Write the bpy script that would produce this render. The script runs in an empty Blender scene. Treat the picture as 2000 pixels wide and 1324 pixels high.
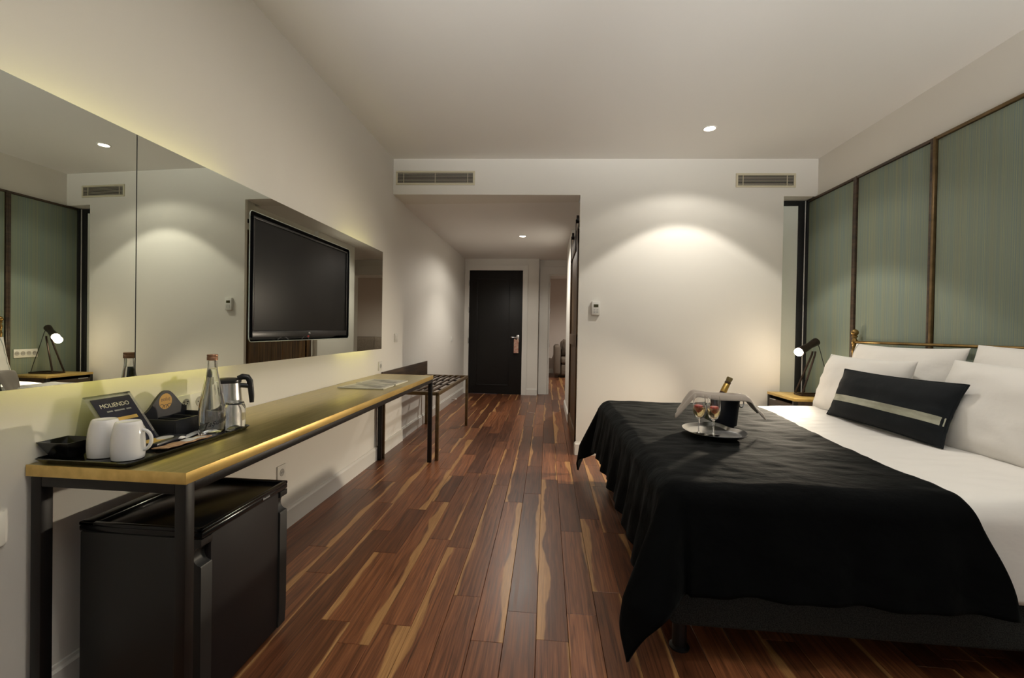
import bpy, bmesh, math, random
from mathutils import Vector, Matrix, noise
random.seed(7)
PI = math.pi
scene = bpy.context.scene
COL = scene.collection

# ------------------------------------------------------------------ camera
F_PX, TH, RO, PIT, CX, CY, CAM_H = 893.883, .1025, .0166, -.0096, 975.854, 652.031, 1.156
def cam_axes():
    right = Vector((math.cos(TH), math.sin(TH), 0)); fwd = Vector((-math.sin(TH), math.cos(TH), 0)); down = Vector((0, 0, -1))
    c, s = math.cos(PIT), math.sin(PIT)
    down, fwd = down*c + fwd*s, fwd*c - down*s
    c, s = math.cos(RO), math.sin(RO)
    right, down = right*c - down*s, right*s + down*c
    return right, down, fwd
cd = bpy.data.cameras.new('camera'); cam = bpy.data.objects.new('camera', cd); COL.objects.link(cam)
r_, d_, f_ = cam_axes()
mw = Matrix.Identity(4)
for i in range(3):
    mw[i][0] = r_[i]; mw[i][1] = -d_[i]; mw[i][2] = -f_[i]
mw[2][3] = CAM_H
cam.matrix_world = mw
cd.sensor_width = 36; cd.lens = F_PX*36/2000
cd.shift_x = (1000-CX)/2000; cd.shift_y = (CY-662)/2000
cd.clip_start = .02; cd.clip_end = 60
scene.camera = cam

# ------------------------------------------------------------------ world, view, large lights
w = bpy.data.worlds.new('world'); scene.world = w; w.use_nodes = True
w.node_tree.nodes['Background'].inputs[0].default_value = (.55, .6, .7, 1)
w.node_tree.nodes['Background'].inputs[1].default_value = .25
vs = scene.view_settings
vs.view_transform = 'Standard'; vs.look = 'None'; vs.exposure = 0.82; vs.gamma = 1; vs.use_curve_mapping = False
WIN_POWER = 2
la = bpy.data.lights.new('window_fill', 'AREA'); la.shape = 'RECTANGLE'; la.size = 2.9; la.size_y = 2.0
la.energy = WIN_POWER; la.color = (1, .93, .83)
lo = bpy.data.objects.new('window_fill', la); COL.objects.link(lo)
lo.location = (.45, -1.72, 1.4); lo.rotation_euler = (PI/2, 0, 0)   # added fill light outside the unseen window, shines into the room (+Y)

# ------------------------------------------------------------------ materials
def mat(name, col, rough=.5, metal=0., **kw):
    m = bpy.data.materials.new(name); m.use_nodes = True
    b = m.node_tree.nodes['Principled BSDF']
    b.inputs['Base Color'].default_value = (*col, 1); b.inputs['Roughness'].default_value = rough; b.inputs['Metallic'].default_value = metal
    for k, v in kw.items(): b.inputs[k.replace('_', ' ')].default_value = v
    return m
def s2l(*c):
    return tuple((x/255/12.92 if x/255 <= .04045 else ((x/255+.055)/1.055)**2.4) for x in c)
def nodes(m): return m.node_tree.nodes, m.node_tree.links, m.node_tree.nodes['Principled BSDF']
def add_noise(m, scale=(8, 8, 8), detail=4, c0=None, c1=None, bump=0., dist=.002, lo=.35, hi=.65, coord='Object', rough=None):
    N, L, b = nodes(m)
    tc = N.new('ShaderNodeTexCoord'); mp = N.new('ShaderNodeMapping'); mp.inputs['Scale'].default_value = scale
    nz = N.new('ShaderNodeTexNoise'); nz.inputs['Scale'].default_value = 1; nz.inputs['Detail'].default_value = detail
    L.new(tc.outputs[coord], mp.inputs[0]); L.new(mp.outputs[0], nz.inputs[0])
    if c0:
        rp = N.new('ShaderNodeValToRGB'); rp.color_ramp.elements[0].position = lo; rp.color_ramp.elements[1].position = hi
        rp.color_ramp.elements[0].color = (*c0, 1); rp.color_ramp.elements[1].color = (*c1, 1)
        L.new(nz.outputs[0], rp.inputs[0]); L.new(rp.outputs[0], b.inputs['Base Color'])
    if bump:
        bp = N.new('ShaderNodeBump'); bp.inputs['Strength'].default_value = bump; bp.inputs['Distance'].default_value = dist
        L.new(nz.outputs[0], bp.inputs['Height']); L.new(bp.outputs[0], b.inputs['Normal'])
    if rough:
        mr = N.new('ShaderNodeMapRange'); mr.inputs[3].default_value = rough[0]; mr.inputs[4].default_value = rough[1]
        L.new(nz.outputs[0], mr.inputs[0]); L.new(mr.outputs[0], b.inputs['Roughness'])
    return m
def emit(name, col, strength):
    m = bpy.data.materials.new(name); m.use_nodes = True
    b = m.node_tree.nodes['Principled BSDF']; b.inputs['Base Color'].default_value = (0, 0, 0, 1)
    b.inputs['Emission Color'].default_value = (*col, 1); b.inputs['Emission Strength'].default_value = strength
    return m
def glass(name, col=(1, 1, 1), rough=0., ior=1.45):
    return mat(name, col, rough, 0, Transmission_Weight=1., IOR=ior)
def thin_glass(name, tint=(.96, .98, .97), gloss=.1):
    m = bpy.data.materials.new(name); m.use_nodes = True; N, L = m.node_tree.nodes, m.node_tree.links
    N.remove(N['Principled BSDF']); out = N['Material Output']
    t = N.new('ShaderNodeBsdfTransparent'); t.inputs[0].default_value = (*tint, 1)
    g = N.new('ShaderNodeBsdfGlossy'); g.inputs['Roughness'].default_value = .02; g.inputs[0].default_value = (1, 1, 1, 1)
    mx = N.new('ShaderNodeMixShader'); lw = N.new('ShaderNodeLayerWeight'); lw.inputs[0].default_value = .25
    mt = N.new('ShaderNodeMath'); mt.operation = 'MULTIPLY_ADD'; mt.inputs[1].default_value = .8; mt.inputs[2].default_value = gloss*.4
    L.new(lw.outputs['Fresnel'], mt.inputs[0]); L.new(mt.outputs[0], mx.inputs[0])
    L.new(t.outputs[0], mx.inputs[1]); L.new(g.outputs[0], mx.inputs[2]); L.new(mx.outputs[0], out.inputs[0])
    return m

WALL = add_noise(mat('wall_paint', (.76, .735, .68), .75), (55, 55, 55), 3, bump=.08, dist=.001)
CEIL = mat('ceiling_paint', (.83, .815, .785), .8)
TRIM = mat('trim_paint', (.76, .74, .69), .4)
BRASS = add_noise(mat('brushed_brass', (.55, .45, .18), .3, .9), (60, 3, 60), 4, (.50, .42, .16), (.62, .52, .22), rough=(.24, .36))
BRASS_EDGE = add_noise(mat('brass_edge', (.50, .34, .12), .38, .65), (30, 6, 30), 4, (.66, .45, .14), (.80, .57, .20))
BLACKMETAL = mat('black_steel', (.009, .0075, .007), .42, 0, Specular_IOR_Level=.3)
BRONZE = add_noise(mat('bronze_steel', (.16, .105, .045), .4, .7), (20, 4, 20), 3, (.13, .085, .035), (.20, .13, .06))
DARKWOOD = add_noise(mat('dark_stained_wood', (.06, .035, .02), .4), (40, 3, 40), 5, (.022, .012, .007), (.075, .043, .022), bump=.1)
BARNWOOD = add_noise(mat('barn_door_wood', (.09, .045, .015), .45), (60, 60, 2.5), 6, (.03, .013, .005), (.16, .085, .028), bump=.15)
DOORBLACK = mat('door_lacquer', (.011, .010, .0095), .45, 0, Specular_IOR_Level=.3)
FRIDGE = mat('fridge_black', (.024, .024, .023), .45, 0, Specular_IOR_Level=.3)
FRIDGE_D = mat('fridge_door_black', (.017, .014, .014), .55, 0, Specular_IOR_Level=.25)
FRIDGE_G = mat('fridge_gloss', (.006, .006, .0065), .2, 0, Specular_IOR_Level=.3)
MIRROR = mat('mirror_silver', (.60, .62, .55), .0, 1.)
MIRROR_EDGE = mat('mirror_edge', (.25, .3, .27), .2, .3)
BLACKPLASTIC = mat('black_plastic', (.008, .008, .009), .3)
MATTEBLACK = mat('matte_black', (.006, .006, .006), .7)
SCREEN = mat('tv_screen', (.004, .004, .0042), .42, 0, Specular_IOR_Level=.28)
CHROME = mat('polished_steel', (.75, .75, .76), .12, 1.)
STEEL = add_noise(mat('brushed_steel', (.62, .61, .6), .25, 1.), (4, 4, 90), 3, rough=(.18, .32))
WHITEPL = mat('white_plastic', (.72, .71, .66), .35)
CERAMIC = mat('white_ceramic', (.78, .77, .76), .12)
LINEN = add_noise(mat('white_linen', (.80, .775, .735), .85, Sheen_Weight=.15), (5, 9, 9), 4, bump=.35, dist=.012)
LINEN_P = add_noise(mat('pillow_linen', (.78, .755, .715), .85), (9, 9, 9), 4, bump=.3, dist=.01)
def throw_material():
    m = mat('black_plush', (.0010, .0013, .0016), .85, 0, Specular_IOR_Level=.08, Sheen_Weight=.22, Sheen_Roughness=.45)
    m.node_tree.nodes['Principled BSDF'].inputs['Sheen Tint'].default_value = (.62, .70, .68, 1)
    add_noise(m, (9, 14, 12), 7, bump=.40, dist=.02)
    N, L, b = nodes(m)
    tc = N.new('ShaderNodeTexCoord'); nz = N.new('ShaderNodeTexNoise'); nz.inputs['Scale'].default_value = 9; nz.inputs['Detail'].default_value = 5
    mp = N.new('ShaderNodeMapping'); mp.inputs['Scale'].default_value = (.7, 2.2, 1)
    mr = N.new('ShaderNodeMapRange'); mr.inputs[1].default_value = .35; mr.inputs[2].default_value = .7; mr.inputs[3].default_value = .0; mr.inputs[4].default_value = .06
    L.new(tc.outputs['Object'], mp.inputs[0]); L.new(mp.outputs[0], nz.inputs[0]); L.new(nz.outputs[0], mr.inputs[0]); L.new(mr.outputs[0], b.inputs['Sheen Weight'])
    return m
PLUSH = throw_material()
BASEFAB = add_noise(mat('charcoal_fabric', (.018, .02, .02), .9, 0, Specular_IOR_Level=.1), (260, 260, 260), 2, (.020, .023, .023), (.050, .055, .053), bump=.3, dist=.002)
CUSHION = add_noise(mat('charcoal_velvet', (.011, .013, .015), .8, 0, Specular_IOR_Level=.12, Sheen_Weight=.02), (14, 14, 14), 4, bump=.3, dist=.008)
STRIPE = add_noise(mat('sage_ribbon', (.34, .34, .26), .6), (30, 8, 30), 3, (.28, .28, .21), (.42, .42, .33))
PIPELINE = mat('grey_blue_stitching', (.25, .29, .29), .8)
AGED = add_noise(mat('aged_brass', (.26, .17, .06), .3, .9), (12, 12, 12), 3, (.20, .125, .04), (.34, .22, .08))
SOFA = add_noise(mat('taupe_upholstery', (.17, .13, .10), .85), (90, 90, 90), 3, (.13, .10, .075), (.20, .155, .12), bump=.2)
LAMPBLK = mat('lamp_dark_bronze', (.03, .018, .012), .35, .5)
def stripe_fabric():
    m = mat('green_stripe_fabric', (.1, .13, .09), .8)
    N, L, b = nodes(m)
    tc = N.new('ShaderNodeTexCoord')
    def layer(sc, det):
        mp = N.new('ShaderNodeMapping'); mp.inputs['Scale'].default_value = (.01, sc, .05)
        nz = N.new('ShaderNodeTexNoise'); nz.inputs['Scale'].default_value = 1; nz.inputs['Detail'].default_value = det
        L.new(tc.outputs['Object'], mp.inputs[0]); L.new(mp.outputs[0], nz.inputs[0]); return nz
    n1 = layer(230, 4); n2 = layer(14, 2); n3 = layer(330, 2)
    rp = N.new('ShaderNodeValToRGB'); e = rp.color_ramp.elements
    e[0].position = .30; e[0].color = (.165, .215, .235, 1); e[1].position = .70; e[1].color = (.35, .36, .22, 1)
    x = e.new(.45); x.color = (.20, .245, .22, 1); x = e.new(.56); x.color = (.25, .285, .21, 1)
    L.new(n1.outputs[0], rp.inputs[0])
    r2 = N.new('ShaderNodeValToRGB'); r2.color_ramp.elements[0].color = (.92, .98, 1.02, 1); r2.color_ramp.elements[1].color = (1.06, 1.02, .93, 1)
    r2.color_ramp.elements[0].position = .35; r2.color_ramp.elements[1].position = .65
    L.new(n2.outputs[0], r2.inputs[0])
    mx = N.new('ShaderNodeMix'); mx.data_type = 'RGBA'; mx.blend_type = 'MULTIPLY'; mx.inputs[0].default_value = 1
    L.new(rp.outputs[0], mx.inputs[6]); L.new(r2.outputs[0], mx.inputs[7]); L.new(mx.outputs[2], b.inputs['Base Color'])
    bp = N.new('ShaderNodeBump'); bp.inputs['Strength'].default_value = .5; bp.inputs['Distance'].default_value = .003
    L.new(n3.outputs[0], bp.inputs['Height']); L.new(bp.outputs[0], b.inputs['Normal'])
    return m
PANELFAB = stripe_fabric()
def plank_material():
    # walnut boards; attributes 'pc' = (across, along, random) written on each board
    m = mat('walnut_boards', (.1, .05, .03), .33)
    N, L, b = nodes(m)
    at = N.new('ShaderNodeAttribute'); at.attribute_name = 'pc'
    a2 = N.new('ShaderNodeAttribute'); a2.attribute_name = 'pr'
    sp = N.new('ShaderNodeSeparateXYZ'); L.new(at.outputs['Vector'], sp.inputs[0])
    s2 = N.new('ShaderNodeSeparateXYZ'); L.new(a2.outputs['Vector'], s2.inputs[0])
    def math_(op, a, b_=None, c=None):
        n = N.new('ShaderNodeMath'); n.operation = op
        for i, v in enumerate((a, b_, c)):
            if v is None: continue
            if isinstance(v, (int, float)): n.inputs[i].default_value = v
            else: L.new(v, n.inputs[i])
        return n.outputs[0]
    def vec(x, y, z):
        n = N.new('ShaderNodeCombineXYZ')
        for i, v in enumerate((x, y, z)):
            if isinstance(v, (int, float)): n.inputs[i].default_value = v
            else: L.new(v, n.inputs[i])
        return n.outputs[0]
    def noise_(v, scale, det, dist=0):
        n = N.new('ShaderNodeTexNoise'); n.inputs['Scale'].default_value = scale; n.inputs['Detail'].default_value = det; n.inputs['Distortion'].default_value = dist
        L.new(v, n.inputs[0]); return n.outputs[0]
    u, v = sp.outputs[0], sp.outputs[1]            # u in metres across (-.06...06), v along
    rx, ry, rz = s2.outputs[0], s2.outputs[1], s2.outputs[2]
    off = math_('MULTIPLY', rx, 37.)
    grain = noise_(vec(math_('MULTIPLY', u, 55.), math_('ADD', math_('MULTIPLY', v, 1.6), off), math_('MULTIPLY', ry, 9.)), 1.5, 6, 1.2)
    fine = noise_(vec(math_('MULTIPLY', u, 420.), math_('ADD', math_('MULTIPLY', v, 9.), off), ry), 1., 3)
    rp = N.new('ShaderNodeValToRGB'); e = rp.color_ramp.elements
    e[0].position = .28; e[0].color = (.030, .012, .0065, 1); e[1].position = .75; e[1].color = (.25, .108, .048, 1)
    x = e.new(.5); x.color = (.130, .050, .023, 1)
    L.new(math_('ADD', math_('MULTIPLY', grain, .8), math_('MULTIPLY', fine, .2)), rp.inputs[0])
    tone = N.new('ShaderNodeMix'); tone.data_type = 'RGBA'; tone.blend_type = 'MULTIPLY'; tone.inputs[0].default_value = 1
    tr = N.new('ShaderNodeValToRGB'); tr.color_ramp.elements[0].color = (.70, .62, .60, 1); tr.color_ramp.elements[1].color = (1.75, 1.62, 1.45, 1)
    L.new(rz, tr.inputs[0]); L.new(rp.outputs[0], tone.inputs[6]); L.new(tr.outputs[0], tone.inputs[7])
    # sapwood: a wandering pale streak along one edge of some boards
    wob = noise_(vec(0., math_('ADD', math_('MULTIPLY', v, 1.7), off), rx), 1., 3, .2)
    side = math_('SUBTRACT', math_('MULTIPLY', math_('GREATER_THAN', ry, .5), 2.), 1.)
    edge = math_('SUBTRACT', math_('MULTIPLY', u, side), math_('SUBTRACT', .094, math_('MULTIPLY', wob, math_('ADD', .035, math_('MULTIPLY', rx, .105)))))
    mr = N.new('ShaderNodeMapRange'); mr.inputs[1].default_value = -.003; mr.inputs[2].default_value = .005; mr.clamp = True
    L.new(edge, mr.inputs[0])
    sap = N.new('ShaderNodeValToRGB'); sap.color_ramp.elements[0].color = (.27, .125, .045, 1); sap.color_ramp.elements[1].color = (.55, .30, .115, 1)
    sap.color_ramp.elements[0].position = .3; sap.color_ramp.elements[1].position = .68
    L.new(math_('ADD', math_('MULTIPLY', grain, .5), math_('MULTIPLY', fine, .5)), sap.inputs[0])
    mx = N.new('ShaderNodeMix'); mx.data_type = 'RGBA'; L.new(mr.outputs[0], mx.inputs[0]); L.new(tone.outputs[2], mx.inputs[6]); L.new(sap.outputs[0], mx.inputs[7])
    L.new(mx.outputs[2], b.inputs['Base Color'])
    bp = N.new('ShaderNodeBump'); bp.inputs['Strength'].default_value = .12; bp.inputs['Distance'].default_value = .001
    L.new(fine, bp.inputs['Height']); L.new(bp.outputs[0], b.inputs['Normal'])
    rr = N.new('ShaderNodeMapRange'); rr.inputs[3].default_value = .27; rr.inputs[4].default_value = .42; L.new(grain, rr.inputs[0]); L.new(rr.outputs[0], b.inputs['Roughness'])
    return m
WALNUT = plank_material()

# ------------------------------------------------------------------ mesh helpers
ORG = {}
def tag(o, label=None, cat=None, group=None, kind=None):
    if label: o['label'] = label
    if cat: o['category'] = cat
    if group: o['group'] = group
    if kind: o['kind'] = kind
    return o
def empty(name, loc, label=None, cat=None, group=None, kind=None):
    o = bpy.data.objects.new(name, None); COL.objects.link(o); o.location = loc; o.empty_display_size = .1
    ORG[o] = Vector(loc)
    return tag(o, label, cat, group, kind)
class B:
    def __init__(s): s.bm = bmesh.new()
    def _bev(s, vs, bev, seg=2):
        if bev:
            es = list({e for v in vs for e in v.link_edges})
            bmesh.ops.bevel(s.bm, geom=es, offset=bev, segments=seg, affect='EDGES', profile=.5, clamp_overlap=True)
    def box(s, x0, x1, y0, y1, z0, z1, bev=0, seg=2, M=None):
        r = bmesh.ops.create_cube(s.bm, size=1)['verts']
        for v in r: v.co = Vector(((x0+x1)/2+v.co.x*(x1-x0), (y0+y1)/2+v.co.y*(y1-y0), (z0+z1)/2+v.co.z*(z1-z0)))
        if M: bmesh.ops.transform(s.bm, matrix=M, verts=r)
        s._bev(r, bev, seg); return s
    def prism(s, poly, z0, z1, bev=0, axis='z', seg=2):
        # poly of (a,b); axis z: (x,y) extruded in z; axis y: (x,z) extruded in y; axis x: (y,z) extruded in x
        def P(a, b, t): return {'z': (a, b, t), 'y': (a, t, b), 'x': (t, a, b)}[axis]
        lo = [s.bm.verts.new(P(a, b, z0)) for a, b in poly]; hi = [s.bm.verts.new(P(a, b, z1)) for a, b in poly]
        n = len(poly); fs = [s.bm.faces.new(lo[::-1]), s.bm.faces.new(hi)]
        for i in range(n): fs.append(s.bm.faces.new((lo[i], lo[(i+1) % n], hi[(i+1) % n], hi[i])))
        bmesh.ops.recalc_face_normals(s.bm, faces=fs)
        s._bev(lo+hi, bev, seg); return s
    def tube(s, pts, r, n=12, closed=False, caps=True, radii=None):
        pts = [Vector(p) for p in pts]; m = len(pts); rings = []
        up = Vector((0, 0, 1)); prev = None
        for i, p in enumerate(pts):
            a = pts[i-1] if (i > 0 or closed) else p; b = pts[(i+1) % m] if (i < m-1 or closed) else p
            t = (b-a).normalized()
            if prev is None:
                k = up if abs(t.dot(up)) < .9 else Vector((1, 0, 0)); x = t.cross(k).normalized()
            else:
                x = (prev - t*prev.dot(t)).normalized()
            prev = x; y = t.cross(x); rr = radii[i] if radii else r
            rings.append([s.bm.verts.new(p + (x*math.cos(2*PI*j/n)+y*math.sin(2*PI*j/n))*rr) for j in range(n)])
        fs = []
        for i in range(m if closed else m-1):
            A, C = rings[i], rings[(i+1) % m]
            for j in range(n): fs.append(s.bm.faces.new((A[j], A[(j+1) % n], C[(j+1) % n], C[j])))
        if caps and not closed:
            fs.append(s.bm.faces.new(rings[0][::-1])); fs.append(s.bm.faces.new(rings[-1]))
        bmesh.ops.recalc_face_normals(s.bm, faces=fs); return s
    def bar(s, p0, p1, wa, wb, bev=.0015):
        # square bar between two points
        p0, p1 = Vector(p0), Vector(p1); t = (p1-p0); L = t.length; t.normalize()
        k = Vector((0, 0, 1)) if abs(t.z) < .9 else Vector((1, 0, 0)); x = k.cross(t).normalized(); y = t.cross(x)
        M = Matrix((x, y, t)).transposed().to_4x4(); M.translation = (p0+p1)/2
        return s.box(-wa/2, wa/2, -wb/2, wb/2, -L/2, L/2, bev, 1, M)
    def lathe(s, prof, c=(0, 0, 0), n=32, M=None, closed=False):
        c = Vector(c); rings = []; fs = []
        for r, z in prof:
            if r < 1e-6: rings.append([s.bm.verts.new(c+Vector((0, 0, z)))])
            else: rings.append([s.bm.verts.new(c+Vector((r*math.cos(2*PI*j/n), r*math.sin(2*PI*j/n), z))) for j in range(n)])
        for A, C in zip(rings, rings[1:] + (rings[:1] if closed else [])):
            if len(A) == 1 and len(C) == 1: continue
            for j in range(n):
                k = (j+1) % n
                if len(A) == 1: fs.append(s.bm.faces.new((A[0], C[k], C[j])))
                elif len(C) == 1: fs.append(s.bm.faces.new((A[j], A[k], C[0])))
                else: fs.append(s.bm.faces.new((A[j], A[k], C[k], C[j])))
        bmesh.ops.recalc_face_normals(s.bm, faces=fs)
        if M: bmesh.ops.transform(s.bm, matrix=M, verts=[v for R in rings for v in R])
        return s
    def grid(s, f, nu, nv):
        V = [[s.bm.verts.new(f(i/nu, j/nv)) for j in range(nv+1)] for i in range(nu+1)]
        for i in range(nu):
            for j in range(nv): s.bm.faces.new((V[i][j], V[i+1][j], V[i+1][j+1], V[i][j+1]))
        return s
    def build(s, name, material, parent=None, smooth=40, **tg):
        bm = s.bm
        for f in bm.faces: f.smooth = bool(smooth)
        if smooth:
            a = math.radians(smooth)
            for e in bm.edges:
                if len(e.link_faces) == 2 and e.calc_face_angle(0) > a: e.smooth = False
        me = bpy.data.meshes.new(name)
        if parent is not None: o0 = ORG[parent]
        else:
            xs = [v.co for v in bm.verts]
            o0 = Vector(((min(c.x for c in xs)+max(c.x for c in xs))/2, (min(c.y for c in xs)+max(c.y for c in xs))/2, min(c.z for c in xs)))
        bmesh.ops.translate(bm, vec=-o0, verts=bm.verts)
        bm.to_mesh(me); bm.free()
        me.materials.append(material)
        o = bpy.data.objects.new(name, me); COL.objects.link(o)
        if parent is not None: o.parent = parent; ORG[o] = o0
        else: o.location = o0; ORG[o] = o0
        return tag(o, **tg)
def mod(o, kind, **kw):
    m = o.modifiers.new(kind.lower(), kind)
    for k, v in kw.items(): setattr(m, k, v)
    return m
def text(name, s, size, M, material, parent, depth=.0006, bend=None, font_shear=0., width=None):
    cu = bpy.data.curves.new(name, 'FONT'); cu.body = s; cu.size = size; cu.extrude = depth; cu.align_x = 'CENTER'; cu.align_y = 'CENTER'; cu.shear = font_shear
    t = bpy.data.objects.new(name, cu); COL.objects.link(t)
    dg = bpy.context.evaluated_depsgraph_get(); dg.update()
    me = bpy.data.meshes.new_from_object(t.evaluated_get(dg)); bpy.data.objects.remove(t)
    o0 = ORG[parent]
    sx = 1.
    if width:
        ws = [v.co.x for v in me.vertices]; sx = width/(max(ws)-min(ws))
    for v in me.vertices:
        c = v.co.copy(); c.x *= sx
        v.co = (M @ c if bend is None else bend(c)) - o0
    me.materials.clear(); me.materials.append(material); me.name = name
    o = bpy.data.objects.new(name, me); COL.objects.link(o); o.parent = parent; ORG[o] = o0
    return o
def frame_mat(o, x, y, z=None):
    x = Vector(x).normalized(); y = Vector(y); y = (y - x*y.dot(x)).normalized(); z = x.cross(y)
    M = Matrix((x, y, z)).transposed().to_4x4(); M.translation = Vector(o); return M
def rrect(x0, x1, y0, y1, r, n=5):
    out = []
    for cx, cy, a in ((x1-r, y1-r, 0), (x0+r, y1-r, 90), (x0+r, y0+r, 180), (x1-r, y0+r, 270)):
        for i in range(n+1):
            t = math.radians(a+90*i/n); out.append((cx+r*math.cos(t), cy+r*math.sin(t)))
    return out

# ------------------------------------------------------------------ the room
XL, XR, C, H = -1.467, 2.424, 2.7515, 2.417
K, FY, RY = .288, 8.13, -1.5
bw = lambda X: 4.2968 + .0576*X
S = dict(kind='structure')
B().box(-1.75, 1.9, -1.7, 12.7, -.12, -.022).box(1.9, 2.62, -1.7, 4.9, -.12, -.022).box(1.9, 4.12, 8.33, 12.7, -.12, -.022).build('floor', mat('subfloor', (.02, .012, .008), .8), label='walnut plank floor running down the room and corridor', cat='floor', **S)
FLOOR = bpy.data.objects['floor']
wl = B().box(-1.62, XL, RY, 4.563, -.1, 2.86).build('wall_left', WALL, label='cream wall behind the long desk and mirror', cat='wall', **S)
wcl = B().box(-1.64, XL-.014, 4.563, 8.4, -.1, 2.6).build('wall_corridor_left', WALL, label='cream corridor wall beside the entrance door', cat='wall', **S)
B().prism([(K, bw(K)), (2.126, bw(2.126)), (2.126, 4.64), (.345, 4.64), (.345, 4.352), (K, 4.352)], -.1, 2.76).build('wall_back', WALL, label='cream wall lit by a downlight behind the bed', cat='wall', **S)
B().prism([(XL, bw(XL)), (K, bw(K)), (K, 4.56), (XL, 4.56)], H, 2.76).build('wall_header', WALL, label='cream header over the corridor opening with long air grille', cat='wall', **S)
B().prism([(2.126, bw(2.126)), (XR, bw(XR)), (XR, 4.64), (2.126, 4.64)], 2.412, 2.76).build('wall_alcove_header', WALL, label='cream wall piece above the black framed glass', cat='wall', **S)
B().box(XR, 2.58, RY, 4.80, -.1, 2.86).build('wall_right', WALL, label='cream wall above the green headboard panels', cat='wall', **S)
B().box(2.126, XR, 4.66, 4.80, -.1, 2.6).build('wall_alcove', WALL, label='pale wall behind the frosted alcove glass', cat='wall', **S)
B().box(-1.62, 2.58, RY-.15, 4.66, C, 2.9).build('ceiling', CEIL, label='plain off-white bedroom ceiling', cat='ceiling', **S)
B().box(-1.64, 1.9, 4.56, 8.45, H, 2.6).build('ceiling_corridor', CEIL, label='lower off-white ceiling of the corridor', cat='ceiling', **S)
# corridor right side
B().box(.345, .47, 4.64, 5.80, -.1, H).build('wall_bathroom', WALL, label='wall behind the sliding wooden door', cat='wall', **S)
B().box(K, .47, 5.80, 6.95, -.1, H).build('wall_corridor_right', WALL, label='narrow cream corridor wall past the sliding door', cat='wall', **S)
B().box(.47, 1.9, 6.83, 6.95, -.1, H).build('wall_lobby', WALL, label='cream lobby wall around the corridor corner', cat='wall', **S)
B().box(1.78, 1.9, 6.95, 8.45, -.1, 2.7).build('wall_lobby_right', WALL, label='cream wall at the right of the lobby', cat='wall', **S)
# door wall with a hole for the entrance door
DX0, DX1, DT = -1.394, -.437, 2.209
wd = B().box(XL-.02, DX0-.02, FY, 8.45, -.1, H).box(DX1+.02, -.155, FY, 8.45, -.1, H).box(DX0-.02, DX1+.02, FY, 8.45, DT+.02, H)
wd.build('wall_end', WALL, label='cream corridor end wall holding the dark entrance door', cat='wall', **S)
O0, O1, OT = .018, .87, 2.165
wd = B().box(-.155, O0, 8.30, 8.45, -.1, H).box(O1, 1.78, 8.30, 8.45, -.1, H).box(O0, O1, 8.30, 8.45, OT, H)
wd.build('wall_doorway', WALL, label='cream wall around the open doorway to the sitting room', cat='wall', **S)
# sitting room
B().box(4.0, 4.12, 8.45, 12.5, -.1, 2.7).build('wall_sitting_right', WALL, label='right wall of the sitting room', cat='wall', **S)
B().box(1.9, 4.12, 8.33, 8.45, -.1, 2.7).build('wall_sitting_near', WALL, label='near wall of the sitting room', cat='wall', **S)
B().box(-.9, 4.12, 12.5, 12.62, -.1, 2.7).build('wall_sitting_room', mat('blush_wall', (.62, .53, .47), .8), label='pinkish sitting room wall behind the sofa', cat='wall', **S)
B().box(-.9, -.78, 8.45, 12.5, -.1, 2.7).build('wall_sitting_left', WALL, label='left wall of the sitting room', cat='wall', **S)
B().box(-.9, 4.12, 8.45, 12.62, 2.55, 2.7).build('ceiling_sitting_room', CEIL, label='sitting room ceiling beyond the doorway', cat='ceiling', **S)
# rear wall behind the camera with a window put in for the fill light
wr = B().box(-1.62, -.95, RY-.15, RY, -.1, 2.86).box(1.85, 2.58, RY-.15, RY, -.1, 2.86).box(-.95, 1.85, RY-.15, RY, -.1, .45).box(-.95, 1.85, RY-.15, RY, 2.4, 2.86)
wr.build('wall_rear', WALL, label='cream wall with the unseen added window opposite the corridor', cat='wall', **S)
win = empty('window_2', (.45, RY-.07, .45), 'unseen white framed window added in the rear wall', 'window', kind='structure')
fr = B()
for x in (-.92, .45, 1.82): fr.box(x-.03, x+.03, RY-.1, RY-.04, .45, 2.4, .003)
for z in (.48, 2.37): fr.box(-.95, 1.85, RY-.1, RY-.04, z-.03, z+.03, .003)
fr.build('window_frame', TRIM, win)
for a, b in ((-.89, .42), (.48, 1.79)): B().box(a, b, RY-.075, RY-.07, .51, 2.34).build('pane', thin_glass('window_pane'), win)

# baseboards
def baseboard(name, p0, p1, inward, label, h=.118, t=.016):
    # runs p0->p1 (x,y), inward = unit normal into the room; moulded top
    p0, p1, n = Vector((*p0, 0)), Vector((*p1, 0)), Vector((*inward, 0))
    b = B(); prof = [(0, 0), (t, 0), (t, h-.018), (t*.55, h-.01), (t*.45, h), (0, h)]
    A = [b.bm.verts.new(p0+n*a+Vector((0, 0, z))) for a, z in prof]; D = [b.bm.verts.new(p1+n*a+Vector((0, 0, z))) for a, z in prof]
    m = len(prof)
    for i in range(m): b.bm.faces.new((A[i], A[(i+1) % m], D[(i+1) % m], D[i]))
    b.bm.faces.new(A); b.bm.faces.new(D); bmesh.ops.recalc_face_normals(b.bm, faces=b.bm.faces)
    return b.build(name, TRIM, smooth=30, label=label, cat='baseboard', **S)
baseboard('baseboard_left', (XL, RY), (XL, 4.563), (1, 0), 'white moulded baseboard under the long desk')
baseboard('baseboard_corridor_left', (XL-.014, 4.563), (XL-.014, FY), (1, 0), 'white moulded baseboard below the luggage bench')
bn = Vector((.0576, -1)).normalized()
baseboard('baseboard_back', (K-.01, bw(K)-.001), (2.126, bw(2.126)), (bn.x, bn.y), 'white baseboard on the back wall beside the bed throw')
baseboard('baseboard_back_return', (K, bw(K)), (K, 4.350), (-1, 0), 'short white baseboard return at the corridor corner')
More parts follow.
